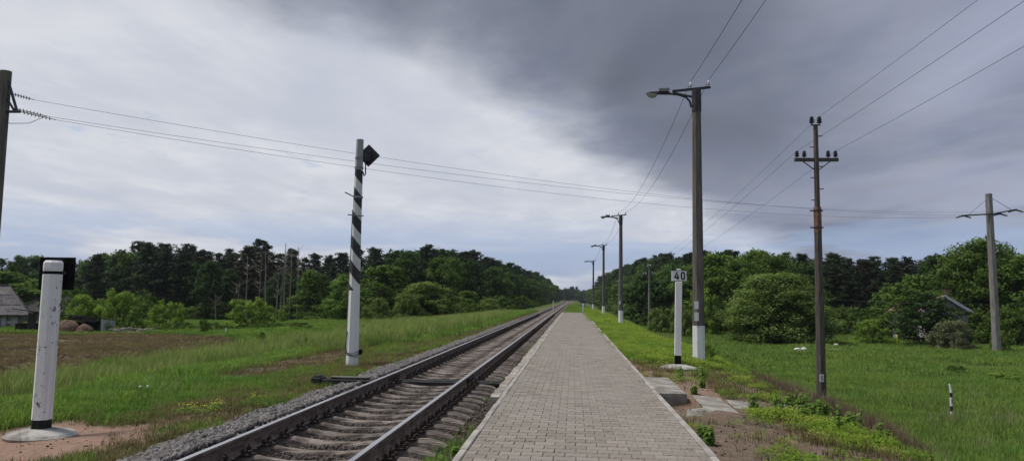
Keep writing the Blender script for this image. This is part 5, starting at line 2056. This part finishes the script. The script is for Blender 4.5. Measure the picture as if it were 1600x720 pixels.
def noslab(x, y):
    return 1.0 - ((x > 1.2) & (x < 2.5) & (y > 10.0) & (y < 14.4)) - ((x >= 2.5) & (x < 3.1) & (y > 11.2) & (y < 12.4))


def nosoil(x, y, p=1.5):
    return np.clip(1 - p * soil_mask(x, y), 0, 1)


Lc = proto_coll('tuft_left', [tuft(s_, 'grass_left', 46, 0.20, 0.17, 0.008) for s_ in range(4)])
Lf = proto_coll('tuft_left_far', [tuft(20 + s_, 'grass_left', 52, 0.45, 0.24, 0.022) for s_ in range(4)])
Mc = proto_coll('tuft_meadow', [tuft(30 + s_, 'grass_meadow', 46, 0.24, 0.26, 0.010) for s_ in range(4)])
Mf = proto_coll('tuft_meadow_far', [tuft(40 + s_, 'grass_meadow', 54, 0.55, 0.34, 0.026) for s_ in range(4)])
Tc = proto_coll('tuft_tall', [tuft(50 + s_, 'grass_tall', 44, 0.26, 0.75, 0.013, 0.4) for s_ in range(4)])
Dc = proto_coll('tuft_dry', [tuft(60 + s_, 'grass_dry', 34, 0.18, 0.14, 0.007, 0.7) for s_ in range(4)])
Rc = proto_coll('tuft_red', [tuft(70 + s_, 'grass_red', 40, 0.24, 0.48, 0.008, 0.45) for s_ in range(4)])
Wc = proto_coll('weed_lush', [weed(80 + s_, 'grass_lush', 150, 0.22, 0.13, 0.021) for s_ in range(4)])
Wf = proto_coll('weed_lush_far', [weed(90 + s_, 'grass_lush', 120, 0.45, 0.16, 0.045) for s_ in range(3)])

# left field
LEFT_EDGE = lambda x: sstep(-5.35, -6.3, x)
pts = pick(90000, -22, -5.4, 5.5, 34, lambda x, y: nosoil(x, y, 1.35) * LEFT_EDGE(x) * (0.45 + 0.55 * fbm(x * .5, y * .5, 61)))
sc_ = GR_.uniform(0.6, 1.25, len(pts)) * lerp(0.5, 1.2, sstep(-6, -9.5, pts[:, 0])) * (0.5 + 1.0 * fbm(pts[:, 0] * .5, pts[:, 1] * .5, 93))
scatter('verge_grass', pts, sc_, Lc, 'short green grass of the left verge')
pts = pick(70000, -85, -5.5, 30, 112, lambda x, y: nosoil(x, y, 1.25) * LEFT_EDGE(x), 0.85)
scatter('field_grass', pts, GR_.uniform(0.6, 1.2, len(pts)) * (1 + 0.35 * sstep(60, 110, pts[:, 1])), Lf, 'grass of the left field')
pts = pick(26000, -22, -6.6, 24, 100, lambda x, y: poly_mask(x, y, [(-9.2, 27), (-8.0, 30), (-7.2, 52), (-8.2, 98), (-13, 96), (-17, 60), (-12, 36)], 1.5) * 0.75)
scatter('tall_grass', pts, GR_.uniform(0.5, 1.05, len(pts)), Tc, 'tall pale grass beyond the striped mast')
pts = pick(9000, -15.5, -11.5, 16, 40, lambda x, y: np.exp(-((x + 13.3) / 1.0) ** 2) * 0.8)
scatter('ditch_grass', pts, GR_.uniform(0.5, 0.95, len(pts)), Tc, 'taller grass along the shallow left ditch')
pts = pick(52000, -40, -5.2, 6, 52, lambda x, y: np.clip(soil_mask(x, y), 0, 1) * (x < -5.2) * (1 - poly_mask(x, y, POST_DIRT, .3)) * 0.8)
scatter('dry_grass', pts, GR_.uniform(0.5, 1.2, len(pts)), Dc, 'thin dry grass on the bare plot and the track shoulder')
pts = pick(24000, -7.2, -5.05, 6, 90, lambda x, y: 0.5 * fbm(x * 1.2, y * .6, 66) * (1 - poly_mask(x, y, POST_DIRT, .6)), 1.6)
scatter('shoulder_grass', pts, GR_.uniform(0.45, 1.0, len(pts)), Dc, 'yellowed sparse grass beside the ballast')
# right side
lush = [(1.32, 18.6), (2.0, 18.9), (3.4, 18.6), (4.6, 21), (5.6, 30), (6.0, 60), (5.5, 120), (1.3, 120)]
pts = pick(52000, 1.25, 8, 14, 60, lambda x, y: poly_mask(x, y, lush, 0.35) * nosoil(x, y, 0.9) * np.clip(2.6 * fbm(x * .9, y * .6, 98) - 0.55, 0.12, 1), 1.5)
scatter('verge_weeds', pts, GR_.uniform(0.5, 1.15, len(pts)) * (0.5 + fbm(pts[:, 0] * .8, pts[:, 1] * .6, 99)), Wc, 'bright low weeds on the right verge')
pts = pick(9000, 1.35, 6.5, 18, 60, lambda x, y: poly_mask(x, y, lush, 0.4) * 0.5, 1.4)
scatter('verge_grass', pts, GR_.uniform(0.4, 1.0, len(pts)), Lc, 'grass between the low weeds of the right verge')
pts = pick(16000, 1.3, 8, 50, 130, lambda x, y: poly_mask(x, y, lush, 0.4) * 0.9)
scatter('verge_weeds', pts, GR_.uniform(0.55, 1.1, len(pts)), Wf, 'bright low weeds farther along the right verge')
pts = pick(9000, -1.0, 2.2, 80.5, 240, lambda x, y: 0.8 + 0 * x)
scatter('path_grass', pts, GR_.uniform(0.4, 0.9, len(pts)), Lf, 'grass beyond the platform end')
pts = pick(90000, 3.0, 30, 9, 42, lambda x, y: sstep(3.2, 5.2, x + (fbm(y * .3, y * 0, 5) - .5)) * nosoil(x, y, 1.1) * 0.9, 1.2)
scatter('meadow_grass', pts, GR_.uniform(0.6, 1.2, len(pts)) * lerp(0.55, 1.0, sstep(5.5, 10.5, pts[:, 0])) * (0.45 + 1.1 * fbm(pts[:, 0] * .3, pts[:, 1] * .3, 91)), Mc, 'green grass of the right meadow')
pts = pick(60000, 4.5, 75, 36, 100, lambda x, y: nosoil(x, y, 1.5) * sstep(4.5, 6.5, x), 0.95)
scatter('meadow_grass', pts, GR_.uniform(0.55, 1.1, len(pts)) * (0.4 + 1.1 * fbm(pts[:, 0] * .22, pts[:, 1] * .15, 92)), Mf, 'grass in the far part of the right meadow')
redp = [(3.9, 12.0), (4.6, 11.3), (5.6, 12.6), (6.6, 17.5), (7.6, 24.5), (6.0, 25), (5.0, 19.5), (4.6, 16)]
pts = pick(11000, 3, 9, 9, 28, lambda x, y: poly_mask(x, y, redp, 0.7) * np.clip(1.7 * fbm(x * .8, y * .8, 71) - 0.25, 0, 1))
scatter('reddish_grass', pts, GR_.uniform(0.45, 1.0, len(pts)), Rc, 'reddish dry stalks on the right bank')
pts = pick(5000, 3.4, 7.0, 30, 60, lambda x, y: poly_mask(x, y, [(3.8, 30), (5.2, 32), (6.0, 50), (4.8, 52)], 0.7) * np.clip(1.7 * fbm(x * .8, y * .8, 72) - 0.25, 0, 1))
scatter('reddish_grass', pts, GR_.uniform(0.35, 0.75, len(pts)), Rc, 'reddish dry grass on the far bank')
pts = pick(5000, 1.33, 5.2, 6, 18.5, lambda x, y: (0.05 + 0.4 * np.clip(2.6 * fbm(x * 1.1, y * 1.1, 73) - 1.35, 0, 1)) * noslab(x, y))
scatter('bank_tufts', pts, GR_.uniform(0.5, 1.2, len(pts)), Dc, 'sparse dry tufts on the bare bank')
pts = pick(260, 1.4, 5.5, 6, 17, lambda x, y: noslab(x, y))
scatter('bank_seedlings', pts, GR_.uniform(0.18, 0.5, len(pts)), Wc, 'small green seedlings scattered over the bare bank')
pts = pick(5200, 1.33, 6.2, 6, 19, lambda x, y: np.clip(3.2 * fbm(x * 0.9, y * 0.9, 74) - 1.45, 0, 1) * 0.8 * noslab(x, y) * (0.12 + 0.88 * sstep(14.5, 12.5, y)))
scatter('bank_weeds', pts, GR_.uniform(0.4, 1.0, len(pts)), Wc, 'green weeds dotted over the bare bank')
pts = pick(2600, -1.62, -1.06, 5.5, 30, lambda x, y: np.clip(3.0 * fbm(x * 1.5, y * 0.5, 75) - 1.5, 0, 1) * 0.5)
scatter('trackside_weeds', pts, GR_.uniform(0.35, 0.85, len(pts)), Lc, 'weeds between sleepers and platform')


pts = pick(2600, 5.5, 16, 12, 30, lambda x, y: 0.5 * np.clip(2.4 * fbm(x * .35, y * .35, 95) - 0.8, 0, 1))
scatter('meadow_stalks', pts, GR_.uniform(0.45, 0.85, len(pts)), proto_coll('stalk', [tuft(130 + s_, 'grass_stalk', 9, 0.22, 0.8, 0.012, 0.3) for s_ in range(4)]), 'pale stalks standing above the meadow grass')
pts = pick(1500, -14, -6.2, 9, 30, lambda x, y: 0.5 * np.clip(2.4 * fbm(x * .4, y * .4, 96) - 0.8, 0, 1))
scatter('verge_stalks', pts, GR_.uniform(0.3, 0.6, len(pts)), proto_coll('stalk_left', [tuft(140 + s_, 'grass_stalk', 9, 0.22, 0.8, 0.010, 0.3) for s_ in range(4)]), 'pale stalks standing above the left verge grass')
pts = pick(5200, -5.6, -4.75, 6, 60, lambda x, y: np.clip(2.6 * fbm(x * 1.5, y * .7, 97) - 1.0, 0, 1) * sstep(-4.7, -5.3, x), 1.5)
scatter('ballast_edge_grass', pts, GR_.uniform(0.35, 0.8, len(pts)), Lc, 'grass creeping over the ballast edge')
xx_ = np.where(GR_.random(260) < 0.5, GR_.uniform(-0.97, -0.80, 260), GR_.uniform(1.06, 1.23, 260))
xx_ = np.where(GR_.random(260) < 0.15, GR_.uniform(-0.9, 1.2, 260), xx_)
pts = np.stack([xx_, 6 + 60 * GR_.random(260) ** 1.6, np.full(260, -0.012)], 1)
scatter('joint_weeds', pts, GR_.uniform(0.08, 0.22, len(pts)), Lc, 'tiny grass tufts in the paving joints')


# ballast
def stone(seed, mat='stone'):
    rng = np.random.default_rng(seed)
    bm = bmesh.new()
    bmesh.ops.create_icosphere(bm, subdivisions=1, radius=1.0)
    ax = rng.uniform(0.6, 1.15, 3)
    for v in bm.verts:
        v.co = Vector([v.co[i] * ax[i] * rng.uniform(0.72, 1.2) for i in range(3)])
    me = bpy.data.meshes.new('stone')
    bm.to_mesh(me)
    bm.free()
    me.materials.append(MATS[mat])
    return me


Sc = proto_coll('ballast_stone', [stone(s_) for s_ in range(6)])
pts = pick(60000, -5.5, -4.22, 4.5, 62, lambda x, y: gravel_mask(x, y) * 0.95, 1.7)
pts[:, 2] += 0.012 + GR_.uniform(-0.01, 0.025, len(pts))
p2 = pick(42000, -4.2, -1.2, 4.5, 40, lambda x, y: 0.8 + 0 * x, 1.6)
p2[:, 2] += GR_.uniform(0.0, 0.03, len(p2))
p3 = pick(9000, -1.62, -1.08, 4.5, 50, lambda x, y: 0.5 * fbm(x * 2, y * .8, 44), 1.5)
scatter('ballast', pts, GR_.uniform(0.018, 0.046, len(pts)), Sc, 'grey crushed stone ballast of the track shoulder', flat=True)
p2 = np.concatenate([p2, p3])
scatter('sleeper_ballast', p2, GR_.uniform(0.016, 0.038, len(p2)), proto_coll('dark_stone', [stone(20 + s_, 'stone_dark') for s_ in range(4)]), 'dark dirty ballast between the sleepers', flat=True)
pts = pick(2600, 1.33, 5.0, 6, 19, lambda x, y: soil_mask(x, y) * 0.7)
p2 = pick(700, -8.8, -5.4, 7, 16, lambda x, y: soil_mask(x, y) * 0.7)
p3 = pick(12000, -40, -14, 15, 52, lambda x, y: soil_mask(x, y) * 0.7)
s3 = np.concatenate([GR_.uniform(0.006, 0.020, len(pts) + len(p2)), GR_.uniform(0.03, 0.09, len(p3))])
scatter('soil_clods', np.concatenate([pts, p2, p3]), s3, proto_coll('clod', [(lambda me: (me.materials.clear(), me.materials.append(MATS['hay']), me)[2])(stone(40 + s_, 'hay')) for s_ in range(4)]), 'crumbs and clods on the bare soil', flat=True)


# ------------------------------------------------------------------ single plants one can pick out
def weed_plant(seed, h, label, group, x, y, mat='weed_leaf'):
    rng = np.random.default_rng(seed)
    z = gzf(x, y)
    r0 = thing('weed_plant', label, 'weed', (x, y, z), rng.uniform(0, 6.28), group)
    C, N = [], []
    m = MB()
    for k in range(int(rng.integers(5, 9))):
        a = rng.uniform(0, 6.28)
        sp_ = rng.uniform(0.05, 0.35) * h
        hh = h * rng.uniform(0.55, 1.05)
        tip = np.array([math.cos(a) * sp_, math.sin(a) * sp_, hh])
        b0 = np.array([math.cos(a) * sp_ * 0.3, math.sin(a) * sp_ * 0.3, -0.03])
        m.tube([b0, (b0 + tip) / 2 + np.array([0, 0, 0.02]), tip], [0.006, 0.005, 0.002], 4)
        for q in np.linspace(0.12, 1.0, 12):
            for s_ in range(3):
                aa = rng.uniform(0, 6.28)
                c = b0 + (tip - b0) * q + np.array([math.cos(aa), math.sin(aa), 0.1]) * 0.042 * (1.25 - 0.6 * q)
                C.append(c)
                N.append([math.cos(aa) * 0.5, math.sin(aa) * 0.5, 0.8])
    C, N = np.array(C), np.array(N)
    q = leaf_quads(rng, C, N + rng.normal(0, .2, N.shape), np.full(len(C), 0.030), 0.40)
    link('leaves', np_mesh('leaves', q, None, [mat], {'var': np.repeat(rng.random(len(C)), 4), 'dir': np.repeat(N, 4, 0)}), r0)
    m.build('stems', mat, r0)


for i, (x, y, h, lb) in enumerate(((2.62, 11.1, 0.36, 'leafy weed beside the small sunk slab'), (2.95, 11.0, 0.44, 'tall leafy weed in front of the sunk slab'), (3.25, 11.5, 0.50, None), (3.5, 11.9, 0.55, None), (3.75, 12.2, 0.5, None),
                                   (3.4, 10.9, 0.42, None), (3.6, 11.2, 0.5, None), (3.15, 10.6, 0.35, None), (3.95, 11.6, 0.55, None), (3.3, 9.7, 0.4, None), (3.55, 10.1, 0.42, None), (3.85, 10.8, 0.5, None),
                                   (1.42, 8.5, 0.22, 'small weed hugging the right kerb near the bottom'), (1.44, 8.15, 0.25, 'weed clump hugging the right kerb, nearest to the camera'), (2.2, 15.6, 0.33, 'leafy weed on the soil in front of the number sign footing'),
                                   (2.62, 15.2, 0.40, 'bushy weed right of the number sign footing'), (2.35, 13.9, 0.26, 'small dark weed beyond the broken slab'), (2.05, 12.9, 0.2, 'small weed beside the long slab'), (-1.4, 7.9, 0.26, 'green tuft between sleepers and platform'), (-1.33, 8.6, 0.24, 'second green tuft between sleepers and platform, farther off'),
                                   (4.1, 12.6, 0.6, None), (4.3, 11.8, 0.55, None), (4.35, 11.0, 0.5, None))):
    weed_plant(800 + i, h * (0.72 if lb else 0.62), lb or 'tall green weed in the cluster covering the foot of the bank', 'green weeds on the bank' if not lb else None, x, y)

for i, (px_, py_, D, w) in enumerate(((293, 618, 11.6, 0.26), (320, 619, 11.5, 0.22), (341, 614, 11.9, 0.14), (400, 600, 12.8, 0.14), (1, 604, 12.5, 0.2))):
    c = at(px_, py_, D)
    z = gzf(c.x, D)
    rng = np.random.default_rng(900 + i)
    r0 = thing('yellow_flowers', ('broadest clump of yellow flowers in the left verge', 'second broadest clump of yellow flowers, right of the broadest', 'faint yellow flower clump right of the pair', 'small yellow flower clump nearest to the cable trough', 'yellow flower clump at the left picture edge')[i], 'flowers', (c.x, D, z), 0, 'yellow flower clumps')
    n = 170
    P = np.stack([rng.normal(0, w * 0.5, n), rng.normal(0, w * 0.5, n), rng.uniform(0.03, 0.13, n)], 1)
    q = leaf_quads(rng, P, np.stack([rng.normal(0, .4, n), rng.normal(0, .4, n), np.ones(n)], 1), np.full(n, 0.022), 0.5)
    link('leaves', np_mesh('leaves', q, None, ['weed_leaf'], {'var': np.full(4 * n, 0.5), 'dir': np.tile([0, 0, 1.0], (4 * n, 1))}), r0)
    n = 60
    P = np.stack([rng.normal(0, w * 0.45, n), rng.normal(0, w * 0.45, n), rng.uniform(0.11, 0.19, n)], 1)
    q = leaf_quads(rng, P, np.stack([rng.normal(0, .3, n), rng.normal(0, .3, n), np.ones(n)], 1), np.full(n, 0.012), 0.8)
    link('blossoms', np_mesh('blossoms', q, None, ['petal_yellow']), r0)
for i, (px_, py_, lb) in enumerate(((218.5, 601, 'left of two white dandelion clocks in the left grass'), (230.5, 600, 'right of two white dandelion clocks in the left grass'))):
    c = at(px_, py_, 14.0)
    z = gzf(c.x, 14.0)
    r0 = thing('dandelion', lb, 'flower', (c.x, 14.0, z), 0, 'dandelion clocks')
    MB().tube([(0, 0, 0), (0.01, 0, 0.24)], 0.003, 4).build('stem', 'weed_leaf', r0)
    MB().lathe([(0.004, 0.215), (0.020, 0.224), (0.027, 0.242), (0.020, 0.260), (0.005, 0.268)], 10, c=(0.01, 0, 0)).build('seed_head', 'seed_white', r0, smooth=True)


# ------------------------------------------------------------------ the air: far trees fade a little
hz = MB().box((0, 600, 0), (3800, 3300, 40.0)).build('haze', [])
hz.location = (0, 0, 0)
hm = bpy.data.materials.new('haze')
hm.use_nodes = True
ht_ = NT(hm.node_tree)
hm.node_tree.nodes.remove(hm.node_tree.nodes['Principled BSDF'])
pv = ht_.node('ShaderNodeVolumePrincipled')
pv.inputs['Color'].default_value = (0.80, 0.88, 1.0, 1)
pv.inputs['Density'].default_value = 0.00013
pv.inputs['Anisotropy'].default_value = 0.2
ht_.l.new(pv.outputs[0], hm.node_tree.nodes['Material Output'].inputs['Volume'])
hz.data.materials.append(hm)
tag(hz, kind='stuff')
